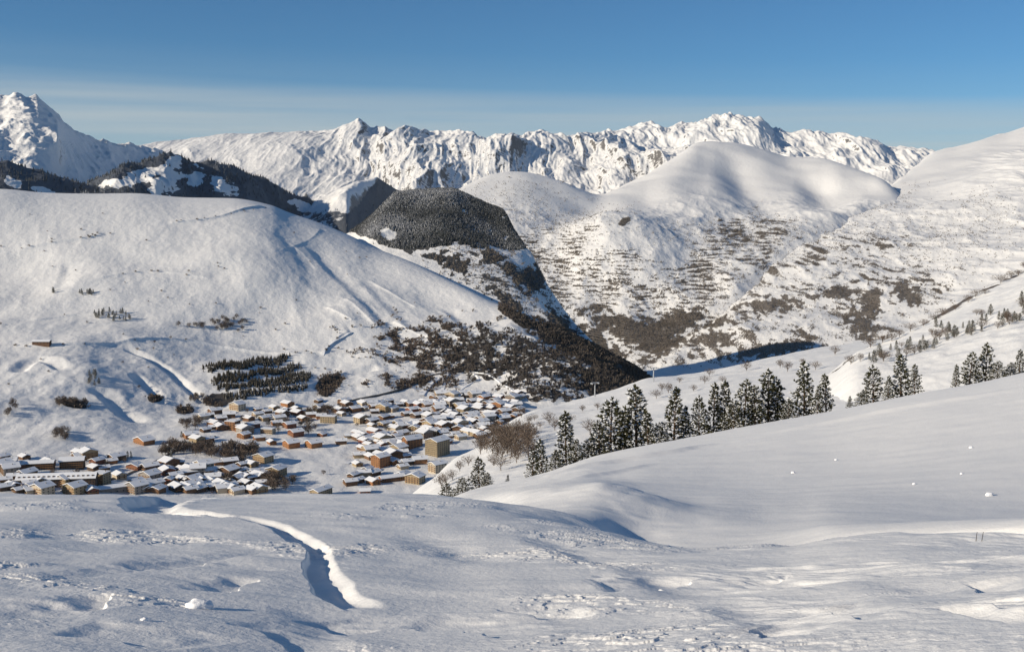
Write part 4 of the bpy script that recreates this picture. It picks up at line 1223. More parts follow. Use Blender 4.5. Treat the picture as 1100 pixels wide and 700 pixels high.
# brown thicket between the tree line and the village
for i in range(46):
    u, w = random.gauss(0, 1), random.gauss(0, 1)
    px, py = 545 + 17 * max(-1.7, min(1.7, u)), 481 + 8 * max(-1.5, min(1.5, w))
    p = B.hit(px, py)
    add_bare(p, random.uniform(4.5, 8), 'brown leafless bush in the dense thicket between the pines and the village', 'bush', 'bare_bush', 'brown thicket below the village', 1.1)
for px, py in ((574, 452), (580, 460), (590, 455), (626, 442), (634, 466), (642, 440), (705, 428), (711, 420), (718, 422), (745, 420), (757, 412), (776, 411), (762, 404), (802, 398), (560, 448), (568, 456), (596, 462), (612, 455), (846, 399), (838, 395), (876, 397), (862, 391), (897, 381), (730, 411), (478, 520), (486, 515), (494, 506), (503, 500), (474, 524), (530, 500), (555, 497), (538, 505)):
    p = B.hit(px, py)
    add_bare(p, random.uniform(3.2, 5.5), 'pale leafless shrub standing alone on the open snow slope behind the pines', 'shrub', 'bare_shrub', 'lone shrubs on the open slope', 1.2)
# shrubs and small pines over the spur
sp_pts = []
for i in range(95):
    f = i / 94
    px = 925 + 185 * f
    py = (398 - 66 * f) + random.gauss(0, 7)
    px += random.gauss(0, 6)
    if px > 1150 or py > 396 - 50 * f:
        continue
    sp_pts.append((px, py))
for i, (px, py) in enumerate(sp_pts):
    p = B2.hit(px, py)
    if i % 3:
        add_pine(p, random.uniform(2.2, 4.6), i % 6, 'small dark pine among the shrubs on the right-hand spur', 'small pines on the spur', 1.2)
    else:
        add_bare(p, random.uniform(2.2, 4.0), 'low grey-brown shrub on the snowy right-hand spur', 'shrub', 'bare_shrub', 'shrubs on the right-hand spur', 1.3)
for px, py in ((914, 391), (935, 373), (948, 368), (958, 366), (966, 362), (978, 356), (992, 350), (1004, 345), (1013, 339), (1026, 333), (1040, 325), (1048, 319), (1058, 316), (1075, 304), (1086, 299), (1094, 296), (1102, 290)):
    p = B2.hit(px, py)
    add_bare(p, random.uniform(2.6, 4.5), 'dark shrub on the rocky crest line of the right-hand spur', 'shrub', 'bare_shrub', 'shrubs along the spur crest', 1.6)

# conifers and larches in groves on the open hill
hill = [
    (55, 313, 3, 5, 2, 'hut-high dark tree in the small row on the upper hillside', 'c'), (94, 316, 9, 11, 3, 'dark tree in the upper grove on the left hillside', 'c'),
    (122, 340, 26, 22, 5, 'dark snow-flecked tree in the long grove below the upper grove', 'c'),
    (248, 349, 28, 21, 8, 'brown tree in the square grove in the middle of the hillside', 'b'),
    (205, 351, 7, 16, 2, 'small tree in the thin row left of the square grove', 'b'),
    (100, 408, 10, 10, 7, 'dark tree on the shaded bank above the village', 'c'),
    (78, 434, 16, 18, 4, 'brown tree in the narrow wood above the long hotel', 'b'), (66, 468, 12, 12, 5, 'tree in the grove right above the long hotel', 'b'),
    (10, 440, 6, 10, 8, 'bare tree at the left edge above the village', 'b'), (215, 430, 9, 12, 5, 'bare tree by the stream left of the plantation', 'b'),
]
random.seed(33)
k = 0
while k < 70:
    px, py = random.uniform(0, 470), random.uniform(225, 425)
    if py < 212 + max(0, px - 250) * 0.42 or random.random() > 0.25 + 0.75 * (py / 425) ** 3:
        continue
    k += 1
    add_bare(C.hit(px, py), random.uniform(3, 6), 'tiny lone bush dotting the open snow of the left hillside', 'bush', 'bare_bush', 'lone bushes dotting the left hillside', 1.3, True)
for pts, n in (([(20, 267), (80, 257), (115, 251)], 12), ([(180, 239), (240, 231), (285, 221)], 10), ([(100, 300), (160, 292), (230, 300)], 5), ([(0, 371), (90, 369), (200, 365), (330, 379)], 16), ([(380, 384), (440, 377), (500, 351)], 22), ([(345, 381), (365, 361)], 4)):
    L_ = smooth_line(pts, 8)
    for k in range(n):
        q = random.choice(L_)
        add_bare(C.hit(q[0] + random.gauss(0, 2), q[1] + random.gauss(0, 1.0)), random.uniform(3, 6), 'small bush in a thin line along a terrace track on the left hillside', 'bush', 'bare_bush', 'bushes lining the terrace tracks', 1.4, True)
random.seed(21)
for cx, cy, n, rx, ry, lab, kd in hill:
    for k in range(n):
        a = random.uniform(0, 2 * pi); q = math.sqrt(random.random())
        p = C.hit(cx + rx * q * cos(a), cy + ry * q * sin(a) + 0.25 * rx * q * cos(a) * (0.3 if kd == 'c' else 0.1))
        if kd == 'c':
            add_pine(p, random.uniform(9, 13), random.randrange(6), lab, lab.replace('tree in', 'trees in'), 1.2)
        else:
            add_bare(p, random.uniform(9, 13), lab, 'tree', 'bare_tree', lab.replace('tree', 'trees'), 1.0, True)

# =================================================================== ROADS AND TRACKS
def ribbon(name, S_, pts, w, mat, lift=0.35, n=8):
    P_ = smooth_line([tuple(S_.hit(px, py)[:2]) for px, py in pts], n)
    V = []; Fs = []
    for i, p in enumerate(P_):
        q0 = P_[max(i - 1, 0)]; q1 = P_[min(i + 1, len(P_) - 1)]
        d = Vector((q1[0] - q0[0], q1[1] - q0[1], 0)).normalized()
        nrm = Vector((-d.y, d.x, 0))
        zc = max(S_.height(p[0] + nrm.x * e * w / 2, p[1] + nrm.y * e * w / 2) for e in (-1, 0, 1)) + lift
        for e in (-0.5, 0.5):
            V.append((p[0] + nrm.x * w * e, p[1] + nrm.y * w * e, zc))
        for e in (-0.62, 0.62):       # banked edges running into the ground
            V.append((p[0] + nrm.x * w * e, p[1] + nrm.y * w * e, zc - 2.2))
        if i:
            a = 4 * (i - 1); b = 4 * i
            Fs += [(a, a + 1, b + 1, b), (a + 2, a, b, b + 2), (a + 1, a + 3, b + 3, b + 1)]
    o = link(bpy.data.objects.new(name, mesh(name, V, Fs, mat)))
    o['kind'] = 'structure'
    return o
M_TRACK = plain_mat('packed_snow_track', (0.84, 0.85, 0.87), 0.6, 0.03, 0.1, obj=False)
ribbon('road', C, [(322, 455), (336, 444), (350, 438), (375, 431), (400, 425.5), (425, 420), (445, 412), (462, 404), (478, 401), (500, 397), (530, 392), (568, 386), (600, 382)], 7.5, M_ASPH_SHADE)  # dark strip on the snowy road, painting its shadow and wall
ribbon('snowy_road', C, [(482, 400), (478, 405), (477, 412), (474, 420), (470, 429), (467, 434)], 9, M_TRACK, 0.5)
ribbon('snowy_road', C, [(452, 425), (457, 418), (464, 411), (474, 404)], 12, M_TRACK, 0.5)
ribbon('snowy_road', C, [(492, 421), (505, 412), (514, 407), (510, 402), (500, 398)], 4, M_TRACK, 0.5)
ribbon('snowy_road', C, [(500, 398), (528, 404), (545, 415), (556, 425)], 4, M_TRACK, 0.5)
ribbon('snowy_road', C, [(347, 382), (352, 372), (365, 364), (378, 357)], 4, M_TRACK, 0.6)
ribbon('snowy_road', C, [(372, 498), (395, 487), (425, 478), (445, 468), (470, 461), (500, 450), (530, 442)], 6, M_TRACK, 0.3)
ribbon('road', C, [(100, 520), (140, 508), (165, 496), (185, 486), (205, 478), (230, 468)], 6, M_ASPH_SHADE, 0.3)

# =================================================================== THE VILLAGE
def gable(mb, w, d, z0, z1, along='y'):
    """walls with gables, ridge along local y (or x)"""
    hw, hd = w / 2, d / 2
    if along == 'y':
        mb.add([(-hw, -hd, -6), (hw, -hd, -6), (hw, hd, -6), (-hw, hd, -6), (-hw, -hd, z0), (hw, -hd, z0), (hw, hd, z0), (-hw, hd, z0), (0, -hd, z1), (0, hd, z1)],
               [(0, 1, 5, 8, 4), (2, 3, 7, 9, 6), (1, 2, 6, 5), (3, 0, 4, 7), (4, 8, 9, 7), (5, 6, 9, 8), (0, 3, 2, 1)])
    else:
        mb.add([(-hw, -hd, -6), (hw, -hd, -6), (hw, hd, -6), (-hw, hd, -6), (-hw, -hd, z0), (hw, -hd, z0), (hw, hd, z0), (-hw, hd, z0), (-hw, 0, z1), (hw, 0, z1)],
               [(0, 1, 5, 4), (2, 3, 7, 6), (1, 2, 6, 9, 5), (3, 0, 4, 8, 7), (4, 5, 9, 8), (6, 7, 8, 9), (0, 3, 2, 1)])
def roof_slab(mb, w, d, z0, z1, o, th, lift, along='y', inset=0.0, rounded=False):
    """two pitched slabs with overhang o"""
    def pt(x, y, z):
        return (x, y, z) if along == 'y' else (y, -x, z)
    W_, D_ = (w, d) if along == 'y' else (d, w)
    hw = W_ / 2 + o - inset; hd = D_ / 2 + o - inset
    s = (z1 - z0) / (W_ / 2)
    ze = z1 - s * hw + lift; zr = z1 + lift
    t2 = th * (0.55 if rounded else 1.0)
    V = [pt(-hw, -hd, ze), pt(0, -hd, zr), pt(hw, -hd, ze), pt(-hw, hd, ze), pt(0, hd, zr), pt(hw, hd, ze)]
    k = 0.88 if rounded else 1.0
    V += [pt(-hw, -hd, ze + t2), pt(0, -hd, zr + th), pt(hw, -hd, ze + t2), pt(-hw, hd, ze + t2), pt(0, hd, zr + th), pt(hw, hd, ze + t2)]
    Fs = [(0, 1, 4, 3), (1, 2, 5, 4), (7, 6, 9, 10), (8, 7, 10, 11), (0, 6, 7, 1), (1, 7, 8, 2), (3, 4, 10, 9), (4, 5, 11, 10), (0, 3, 9, 6), (2, 8, 11, 5)]
    mb.add(V, Fs)
WIN = {}
def window_mesh(w, h):
    k = (round(w, 1), round(h, 1))
    if k not in WIN:
        m = MB()
        m.box(-k[0] / 2, k[0] / 2, -0.07, 0.07, 0, k[1])
        WIN[k] = m.mesh('window', M_GLASS)
    return WIN[k]
HM = {}
def house_meshes(key, w, d, h, rise, along, wall, balc, over=1.5):
    if key in HM:
        return HM[key]
    a = MB()
    if along == 'flat':
        a.box(-w / 2, w / 2, -d / 2, d / 2, -6, h)
    else:
        gable(a, w, d, h, h + rise, along)
    wm = a.mesh('house_wall', M_WOODS[wall])
    r = MB(); sn = MB()
    if along == 'flat':
        r.box(-w / 2 - .5, w / 2 + .5, -d / 2 - .5, d / 2 + .5, h + 0.003, h + .5)
        sn.box(-w / 2 - .35, w / 2 + .35, -d / 2 - .35, d / 2 + .35, h + .503, h + 1.2)
    else:
        roof_slab(r, w, d, h, h + rise, over, 0.25, 0.02, along)
        roof_slab(sn, w, d, h, h + rise, over, 1.0, 0.275, along, 0.12, True)
    rm = r.mesh('house_roof', M_ROOF); sm = sn.mesh('house_roof_snow', M_SNOWCAP)
    bm_ = None
    if balc:
        b = MB()
        nfl = max(1, int((h - 2.2) / 2.9))
        for k in range(nfl):
            z = 2.7 + 2.9 * k
            if z + 1 > h + 0.6:
                break
            b.box(-w / 2 + 0.3, w / 2 - 0.3, -d / 2 - 1.3, -d / 2 - 0.003, z, z + 0.22)
            b.box(-w / 2 + 0.3, w / 2 - 0.3, -d / 2 - 1.3, -d / 2 - 1.2, z + 0.223, z + 1.0)
        if b.V:
            bm_ = b.mesh('house_balcony', M_BALC)
    HM[key] = (wm, rm, sm, bm_)
    return HM[key]
CH = MB(); CH.box(-0.5, 0.5, -0.5, 0.5, -1.5, 1.4); CH_ME = CH.mesh('chimney', M_WOODS['grey'])

def house(px, py, w, d, h, yaw, label, cat='chalet', name='chalet', rise=None, along='y', wall='brown', balc=True, win=(2, 3), side=(0, 0), group='buildings of the village',
          key=None, chim=True, dormers=0, S_=None):
    p = (S_ or C).hit(px, py)
    rise = w * 0.16 if rise is None else rise
    if along == 'x' and rise == w * 0.16:
        rise = d * 0.16
    t = thing(name, label, cat, p, R_(yaw), group)
    wm, rm, sm, bm_ = house_meshes(key or (w, d, h, rise, along, wall, balc), w, d, h, rise, along, wall, balc)
    part('wall', wm, t)
    ro = part('roof', rm, t)
    part('roof_snow', sm, ro)
    if bm_:
        part('balcony', bm_, t)
    rows, cols = win
    fh = (h - 0.6) / max(rows, 1)
    for i in range(rows):
        for j in range(cols):
            o = part('window', window_mesh(min(1.9, 0.55 * w / cols), min(1.6, fh * 0.55)), t)
            o.location = (-w / 2 + w * (j + 0.5) / cols, -d / 2, 0.9 + fh * i)
    rows, cols = side
    fh = (h - 0.6) / max(rows, 1)
    for i in range(rows):
        for j in range(cols):
            for s in ((-1, 1) if yaw < 20 else (-1,)):
                o = part('window', window_mesh(min(1.9, 0.5 * d / cols), min(1.6, fh * 0.55)), t)
                o.location = (s * w / 2, -d / 2 + d * (j + 0.5) / cols, 0.9 + fh * i)
                o.rotation_euler = (0, 0, pi / 2)
    if chim:
        c = part('chimney', CH_ME, ro)
        c.location = ((0.22 * w, 0.1 * d, h + rise * 0.55 + 0.9) if along == 'y' else (0.2 * w, 0.15 * d, h + rise * 0.6 + 0.8)) if along != 'flat' else (0.25 * w, 0.2 * d, h + 1.3)
    if dormers:
        dm = HM.setdefault('dormer', None)
        if dm is None:
            q = MB(); q.box(-1.3, 1.3, -1.6, 1.6, -1.0, 1.5)
            HM['dormer'] = dm = q.mesh('dormer', M_WOODS['dark'])
            q = MB(); q.box(-1.6, 1.6, -1.8, 1.8, 1.503, 2.2)
            HM['dormer_snow'] = q.mesh('dormer_snow', M_SNOWCAP)
        for k in range(dormers):
            o = part('dormer', dm, ro)
            o.location = (-w / 2 + w * (k + 0.5) / dormers, -d * 0.30, h + rise * 0.38)
            part('dormer_snow', HM['dormer_snow'], o) if False else None
    return t

LAND = []      # (px, py, short words) for saying where the small houses stand
def major(px, py, short, label, **k):
    LAND.append((px, py, short))
    house(px, py, label=label, **k)
B_ = dict(cat='apartment building', name='apartment_building')
major(470, 488, 'the tall tan tower', 'tall tan apartment tower with gridded balconies, biggest block at the right end of the village', w=25, d=32, h=25, yaw=-36, wall='tan', win=(8, 6), side=(8, 6), balc=False, **B_)
major(443, 480, 'the orange gabled block', 'orange timber apartment block with one huge snowy roof sloping right', w=16, d=30, h=15, yaw=-52, wall='orange', win=(5, 3), side=(4, 5), rise=5, **B_)
major(409, 500, 'the tan block with orange balconies', 'orange-balconied apartment block left of the tall sloping-roofed orange block', w=20, d=22, h=16, yaw=-40, wall='orange', win=(5, 4), side=(4, 4), **B_)
major(446, 518, 'the honey-coloured balcony block', 'honey-coloured block with four balcony rows closest to the snow edge', w=24, d=18, h=11, yaw=-26, wall='tan', win=(4, 5), side=(3, 3), **B_)
major(470, 506, 'the beige block at the bank', 'beige gabled block on the snow bank right below the tall tan tower', w=18, d=22, h=13, yaw=-48, wall='cream', win=(4, 3), side=(4, 4), **B_)
major(421, 516, 'the long orange wing', 'long low orange-fronted wing with a wide flat snowy roof', w=36, d=14, h=6.5, yaw=28, wall='orange', along='x', win=(2, 10), **B_)
major(392, 529, 'the red-based hut', 'small hut with red base and thick rounded snow roof near the snow edge', w=14, d=12, h=4, yaw=10, wall='red', along='x', win=(1, 3), cat='hut', name='hut', balc=False)
major(345, 532, 'the pillared gable building', 'building with white pillars under its gable and a long tan flank, by the snow edge', w=15, d=30, h=9.5, yaw=-30, wall='tan', win=(2, 3), side=(3, 7), **B_)
major(353, 453, 'the flat tan school', 'flat-roofed tan building with large windows beside the white open field', w=27, d=16, h=11, yaw=-8, wall='tan', along='flat', win=(3, 6), side=(3, 3), balc=False, **B_)
major(250, 461, 'the twin orange tower', 'twin-stepped orange tower block standing alone in blue shade', w=20, d=18, h=15, yaw=-20, wall='orange', along='flat', win=(5, 4), side=(4, 3), **B_)
house(258, 463, w=12, d=12, h=11, yaw=-20, label='lower orange step joined to the twin orange tower', wall='orange', along='flat', win=(4, 2), side=(3, 2), **B_)
major(288, 465, 'the cream block in the shade', 'cream low block with flat snowy roof between the twin tower and the four chalets', w=22, d=14, h=8, yaw=-14, wall='cream', along='flat', win=(2, 6), **B_)
major(268, 482, 'the white-roofed hall', 'hall with one wide plain snow roof above the brown copse', w=20, d=22, h=8, yaw=-38, wall='cream', win=(2, 3), **B_)
major(283, 496, 'the upper big-roofed hotel', 'tan hotel with a broad snowy roof, upper one of two in a row', w=24, d=20, h=11, yaw=-32, wall='tan', win=(3, 5), side=(3, 4), **B_)
major(297, 510, 'the lower big-roofed hotel', 'tan hotel with a broad snowy roof, lower one of two in a row', w=22, d=22, h=11, yaw=-22, wall='tan', win=(3, 4), side=(3, 4), **B_)
major(311, 459, 'the uppermost reddish chalet', 'reddish chalet with steep gable, uppermost of the four beside the white field', w=18, d=18, h=8, yaw=-50, wall='red')
major(318, 468, 'the second reddish chalet', 'reddish chalet with cream ground floor, second from the top of the four', w=20, d=20, h=9, yaw=-50, wall='red', win=(2, 4))
major(313, 480, 'the lower left red-orange chalet', 'red-orange chalet, lower left of the four, its gable lit by the sun', w=22, d=20, h=9, yaw=-50, wall='orange', win=(2, 4))
major(337, 480, 'the lower right red-orange chalet', 'red-orange chalet, lower right of the four, its shadow over the slope', w=22, d=20, h=9, yaw=-50, wall='orange', win=(2, 4))
major(346, 468, 'the half-buried chalet', 'small red chalet half hidden behind a snow bank above the lower right chalet', w=12, d=12, h=4.5, yaw=-30, wall='red')
major(262, 470, 'the chalet above the copse', 'orange chalet with bright gable at the upper edge of the brown copse', w=16, d=16, h=7.5, yaw=-34, wall='orange')
major(62, 521, 'the long dormered hotel', 'long dark hotel with a row of dormers along its snowy roof', w=100, d=17, h=11, yaw=7, wall='dark', along='x', win=(3, 26), dormers=16, rise=5, cat='hotel', name='hotel', balc=False)
major(42, 503, 'the dark red terrace', 'dark red-brown terrace with flat front behind the long dormered hotel', w=40, d=14, h=9, yaw=12, wall='brown', along='x', win=(4, 12), **B_)
major(78, 502, 'the brown lodge', 'broad brown lodge with stepped snowy roofs right of the dark red terrace', w=32, d=20, h=12, yaw=14, wall='brown', along='x', win=(4, 10), **B_)
major(109, 519, 'the dark-balconied tan block', 'small tan block with dark square balconies right of the long dormered hotel', w=18, d=18, h=15, yaw=-14, wall='tan', along='flat', win=(4, 3), side=(4, 3), **B_)
major(128, 527, 'the long plain roof', 'long shed with one plain snowy roof running up to the right', w=62, d=14, h=7, yaw=33, wall='grey', along='x', win=(1, 8), cat='shed', name='shed', balc=False)
major(155, 476, 'the wide orange lodge', 'wide low orange lodge with a wing-shaped snow roof alone above the road', w=30, d=20, h=7, yaw=-40, wall='orange', win=(1, 5), cat='lodge', name='lodge')
major(145, 503, 'the pink-fronted chalet', 'chalet with pinkish lit front and tent-like snow roof below the road', w=20, d=14, h=5.5, yaw=-20, wall='red', win=(1, 4))
major(169, 528, 'the white-roofed barn', 'barn with a plain square snow roof by the snow edge', w=16, d=16, h=6, yaw=-18, wall='brown', win=(1, 2), cat='barn', name='barn')
major(181, 519, 'the square red chalet', 'square red-brown chalet with flat white roof left of the chalet cluster', w=12, d=11, h=7, yaw=-6, wall='red')
major(45, 369, 'the barn on the hillside', 'long snow-roofed barn alone high on the open hillside', w=34, d=12, h=5, yaw=0, wall='brown', along='x', win=(1, 5), cat='barn', name='barn', balc=False)
major(391, 441, 'the yellow house', 'yellow-lit house with flat snow roof at the top edge of the village', w=12, d=10, h=7, yaw=-30, wall='cream')
major(445, 462, 'the tan house with twin gables', 'tan house with twin gables in front of the white parking field', w=16, d=12, h=7, yaw=-18, wall='tan')
major(466, 468, 'the tan cube above the tower', 'tan cube-shaped house directly behind the tall tan tower', w=15, d=14, h=10, yaw=-14, wall='tan', along='flat', win=(3, 4))
major(492, 463, 'the brown gabled hotel', 'brown gabled hotel with arched front among the right-hand chalets', w=18, d=14, h=8, yaw=-8, wall='brown', win=(2, 5), **B_)
major(551, 449, 'the far-end orange chalet', 'orange chalet at the far right end of the village', w=12, d=10, h=6, yaw=-20, wall='orange')
major(536, 455, 'the orange thicket chalet', 'orange chalet at the edge of the brown thicket', w=13, d=10, h=5, yaw=-24, wall='orange')

# ---- the smaller houses
spots = [(4, 492), (12, 497), (3, 505), (12, 509), (20, 513), (6, 518), (14, 524), (22, 528), (34, 529), (46, 530), (95, 492), (104, 498), (112, 505), (98, 529), (80, 530), (120, 497),
         (148, 528), (156, 520), (163, 512), (190, 527), (195, 516), (203, 511), (207, 517), (212, 509), (219, 505), (226, 509), (233, 509), (238, 515), (228, 516), (237, 523), (221, 522), (245, 511), (252, 507), (258, 512), (264, 521), (270, 516), (276, 511), (213, 524), (247, 524), (255, 529),
         (205, 528), (176, 503), (189, 500), (205, 470), (212, 474), (231, 457), (237, 452), (268, 451), (277, 447), (287, 444), (295, 440), (303, 446), (272, 459), (300, 452), (279, 473), (291, 476), (325, 452), (334, 448), (372, 436), (380, 441), (366, 446), (374, 470), (384, 466), (366, 476), (358, 438), (318, 441), (308, 436),
         (400, 436), (408, 434), (402, 443), (412, 441), (421, 442), (411, 450), (412, 457), (425, 462), (418, 467), (402, 466), (395, 473), (405, 476), (388, 482), (398, 488), (420, 472), (390, 470), (432, 458), (428, 486), (424, 498), (394, 506), (402, 510), (384, 500), (380, 512), (432, 503), (452, 497), (455, 470), (480, 476), (482, 470),
         (455, 432), (461, 434), (468, 436), (449, 437), (443, 442), (470, 444), (478, 441), (485, 428), (494, 440), (502, 437), (508, 437), (516, 433), (527, 441), (520, 444), (535, 439), (541, 445), (529, 447), (512, 449), (506, 451), (498, 447), (488, 449), (480, 452), (471, 455), (462, 452), (455, 456), (500, 457), (508, 461), (517, 456), (524, 452), (503, 466), (511, 467), (488, 468), (496, 471), (520, 463), (547, 440), (556, 446), (462, 460), (478, 461), (520, 426), (510, 428), (474, 430), (492, 433), (533, 432), (466, 427), (545, 433),
         (515, 470), (476, 467), (484, 458), (449, 449), (437, 447), (420, 449), (428, 436), (436, 433), (457, 443), (505, 444), (488, 444), (540, 452), (526, 458)]
random.seed(17)
def free(px, py, dx, dy):
    return all(abs(px - q[0]) > dx or abs(py - q[1]) > dy for q in spots) and all(abs(px - l[0]) > dx + 5 or abs(py - 4 - l[1]) > dy + 5 for l in LAND)
for (x0, x1, y0, y1, n) in ((440, 560, 424, 470, 85), (385, 440, 430, 480, 26), (150, 285, 498, 529, 40), (0, 150, 488, 530, 18), (376, 440, 476, 520, 20), (205, 300, 438, 475, 14), (300, 400, 432, 450, 10)):
    for k in range(400):
        if n == 0:
            break
        px, py = random.uniform(x0, x1), random.uniform(y0, y1)
        if px + py > 1004 or (py < 432 and px < 465) or (411 < px < 458 and 438 < py < 453) or not free(px, py, 4.6, 2.3):
            continue
        spots.append((px, py)); n -= 1
random.seed(5)
walls = ['brown', 'brown', 'dark', 'dark', 'tan', 'red', 'cream', 'brown', 'dark', 'orange']
wname = {'brown': 'brown timber', 'dark': 'dark timber', 'orange': 'orange timber', 'tan': 'tan', 'red': 'rust-red', 'cream': 'cream', 'grey': 'grey stone'}
small = []
for px, py in spots:
    big = random.random() < 0.13
    small.append((px + random.uniform(-1, 1), py + random.uniform(-.6, .6), random.choice(['tan', 'brown', 'cream', 'grey', 'tan', 'orange']) if big else random.choice(walls), 3 if big else random.randrange(3)))
buckets = {}
for s_ in small:
    L = min(LAND, key=lambda l: (l[0] - s_[0]) ** 2 + ((l[1] - s_[1]) * 1.6) ** 2)
    dx, dy = s_[0] - L[0], (s_[1] - L[1])
    if abs(dy) > 2.5:
        dirn = ('upper ' if dy < 0 else 'lower ') + ('left' if dx < -1 else 'right')
    else:
        dirn = 'left' if dx < 0 else 'right'
    buckets.setdefault((L[2], dirn, s_[2] + ('|block' if s_[3] == 3 else '')), []).append((math.hypot(dx, dy), s_))
ORD = ['nearest', 'second nearest', 'third nearest', 'fourth nearest', 'fifth nearest', 'sixth nearest', 'seventh nearest', 'eighth nearest', 'ninth nearest', 'tenth nearest', 'eleventh nearest', 'twelfth nearest']
SZ = [(11.5, 14, 5.0), (14, 17, 6.2), (17, 21, 7.4), (23, 20, 11.5)]
SZW = ['small', 'mid-sized', 'larger', 'tall']
for (lw, dirn, wl), lst in buckets.items():
    lst.sort(key=lambda q: q[0])
    blk = '|' in wl
    wl = wl.split('|')[0]
    kind = 'block' if blk else 'chalet'
    for k, (dd, (px, py, _, sz)) in enumerate(lst):
        w, d, h = SZ[sz]
        al = 'y'
        lab = '%s %s %s to the %s of %s' % (SZW[sz], wname[wl], kind, dirn, lw)
        if len(lst) > 1:
            lab = '%s %s %s to the %s of %s' % (ORD[k], wname[wl], kind, dirn, lw)
        house(px, py, w, d, h, random.choice([-62, -55, -48, -40, -30, 34, 42, 50, -75]), lab, along=al, wall=wl, win=((3, 4) if blk else (2, 2) if sz else (1, 2)), side=((3, 3) if blk else (0, 0)), key=('small', sz, al, wl),
              name='apartment_building' if blk else 'chalet', cat='apartment building' if blk else 'chalet',
              rise=w * 0.17)

# ---- copses in the village
random.seed(9)
for cx, cy, n, rx, ry, lab in ((186, 484, 22, 15, 7, 'brown leafless tree in the copse left of the brown middle copse'), (216, 486, 24, 18, 8, 'dark bare tree in the shaded copse below the road'),
                               (256, 487, 42, 19, 10, 'brown leafless tree in the big middle copse below the white-roofed hall'), (300, 520, 22, 16, 8, 'brown leafless tree in the copse at the snow edge'),
                               (205, 456, 12, 10, 7, 'grey bare tree beside the stream mouth above the village'), (243, 520, 6, 5, 4, 'bare tree among the lower chalet cluster'),
                               (348, 510, 1, 1, 1, 'lone round bare tree on the white slope above the pillared gable building'), (383, 458, 1, 1, 1, 'small round bare bush alone on the white open field'),
                               (495, 445, 26, 50, 18, 'bare tree among the right-hand chalets'), (420, 470, 12, 30, 24, 'bare tree among the middle chalets'), (342, 443, 16, 26, 5, 'bare tree along the road above the white open field'), (330, 462, 8, 16, 6, 'bare tree behind the reddish chalets'), (270, 455, 12, 40, 14, 'bare tree near the twin orange tower'), (110, 510, 8, 70, 14, 'bare tree among the left-hand buildings')):
    for k in range(n):
        a = random.uniform(0, 2 * pi); q = math.sqrt(random.random())
        p = C.hit(cx + rx * q * cos(a), cy + ry * q * sin(a))
        add_bare(p, (random.uniform(11, 17) if ry < 9.5 or n > 40 else random.uniform(8, 12)) if n > 1 else 8, lab, 'tree', 'bare_tree', lab.replace('tree', 'trees') if n > 1 else None, 1.05, True)
for k, (px, py) in enumerate([(199, 478), (207, 480), (195, 470), (212, 482), (137, 492), (141, 492), (184, 492), (398, 452), (376, 446), (324, 444), (330, 446), (372, 443)]):
    add_pine(C.hit(px, py), random.uniform(9, 13), k % 6, 'dark spruce standing among the village houses and roads', 'dark spruces in the village')

# ---- parked cars under snow along the snow edge
def car_meshes():
    a = MB(); a.box(-2.1, 2.1, -0.9, 0.9, 0.35, 0.95)
    c = MB()
    c.add([(-1.4, -0.8, 0.953), (1.2, -0.8, 0.953), (1.2, 0.8, 0.953), (-1.4, 0.8, 0.953), (-0.9, -0.65, 1.5), (0.7, -0.65, 1.5), (0.7, 0.65, 1.5), (-0.9, 0.65, 1.5)],
          [(0, 1, 5, 4), (1, 2, 6, 5), (2, 3, 7, 6), (3, 0, 4, 7)])
    sn = MB(); sn.box(-1.0, 0.8, -0.75, 0.75, 1.503, 1.75)
    wh = MB(); wh.tube((0, -0.1, 0), (0, 0.1, 0), 0.34, 0.34, 10)
    return a, c, sn, wh.mesh('wheel', M_STICK)
ca, cc, cs, cw = car_meshes()
car_cols = {'dark': plain_mat('dark_car_paint', (0.05, 0.055, 0.07), 0.35), 'red': plain_mat('red_car_paint', (0.30, 0.04, 0.03), 0.35), 'silver': plain_mat('silver_car_paint', (0.4, 0.41, 0.43), 0.35)}
CBODY = {k: ca.mesh('car_body', v) for k, v in car_cols.items()}
CCAB = cc.mesh('car_cabin', M_GLASS); CSN = cs.mesh('car_roof_snow', M_SNOWCAP)
for i, (px, py) in enumerate([(183, 524), (187, 523.6), (191, 523.4), (195, 523.6), (199, 524), (216, 527.5), (222, 528), (228, 528.3), (58, 527), (66, 527.5), (74, 527)]):
    col = ['dark', 'silver', 'dark', 'red'][i % 4]
    t = thing('parked_car', 'snow-topped car parked in a row at the lower edge of the village', 'car', C.hit(px, py), R_(70), 'parked cars by the snow edge')
    part('body', CBODY[col], t)
    cbn = part('cabin', CCAB, t)
    part('roof_snow', CSN, cbn)
    for sx in (-1.3, 1.3):
        for sy in (-0.85, 0.85):
            part('wheel', cw, t).location = (sx, sy, 0.34)

# ---- lift pylons on the slope behind the pines
def pylon(px, py, h, label):
    p = B.hit(px, py)
    t = thing('lift_pylon', label, 'pylon', p, R_(25))
    m = MB(); m.tube((0, 0, -1), (0, 0, h), 0.42, 0.28, 8); part('mast', m.mesh('mast', M_STEEL), t)
    m = MB(); m.box(-2.4, 2.4, -0.2, 0.2, h + 0.003, h + 0.4); cr = part('crossarm', m.mesh('crossarm', M_STEEL), t)
    for s in (-1, 1):
        m = MB(); m.box(-0.25, 0.25, -1.3, 1.3, -0.45, -0.003)
        part('sheave_train', m.mesh('sheave_train', M_STEEL), cr).location = (2.1 * s, 0, h)
pylon(639, 426, 8, 'pale lift pylon at the lip of the slope left of the tall pair of pines')
pylon(702, 410, 8, 'T-shaped lift pylon at the lip of the slope above the gap in the pines')

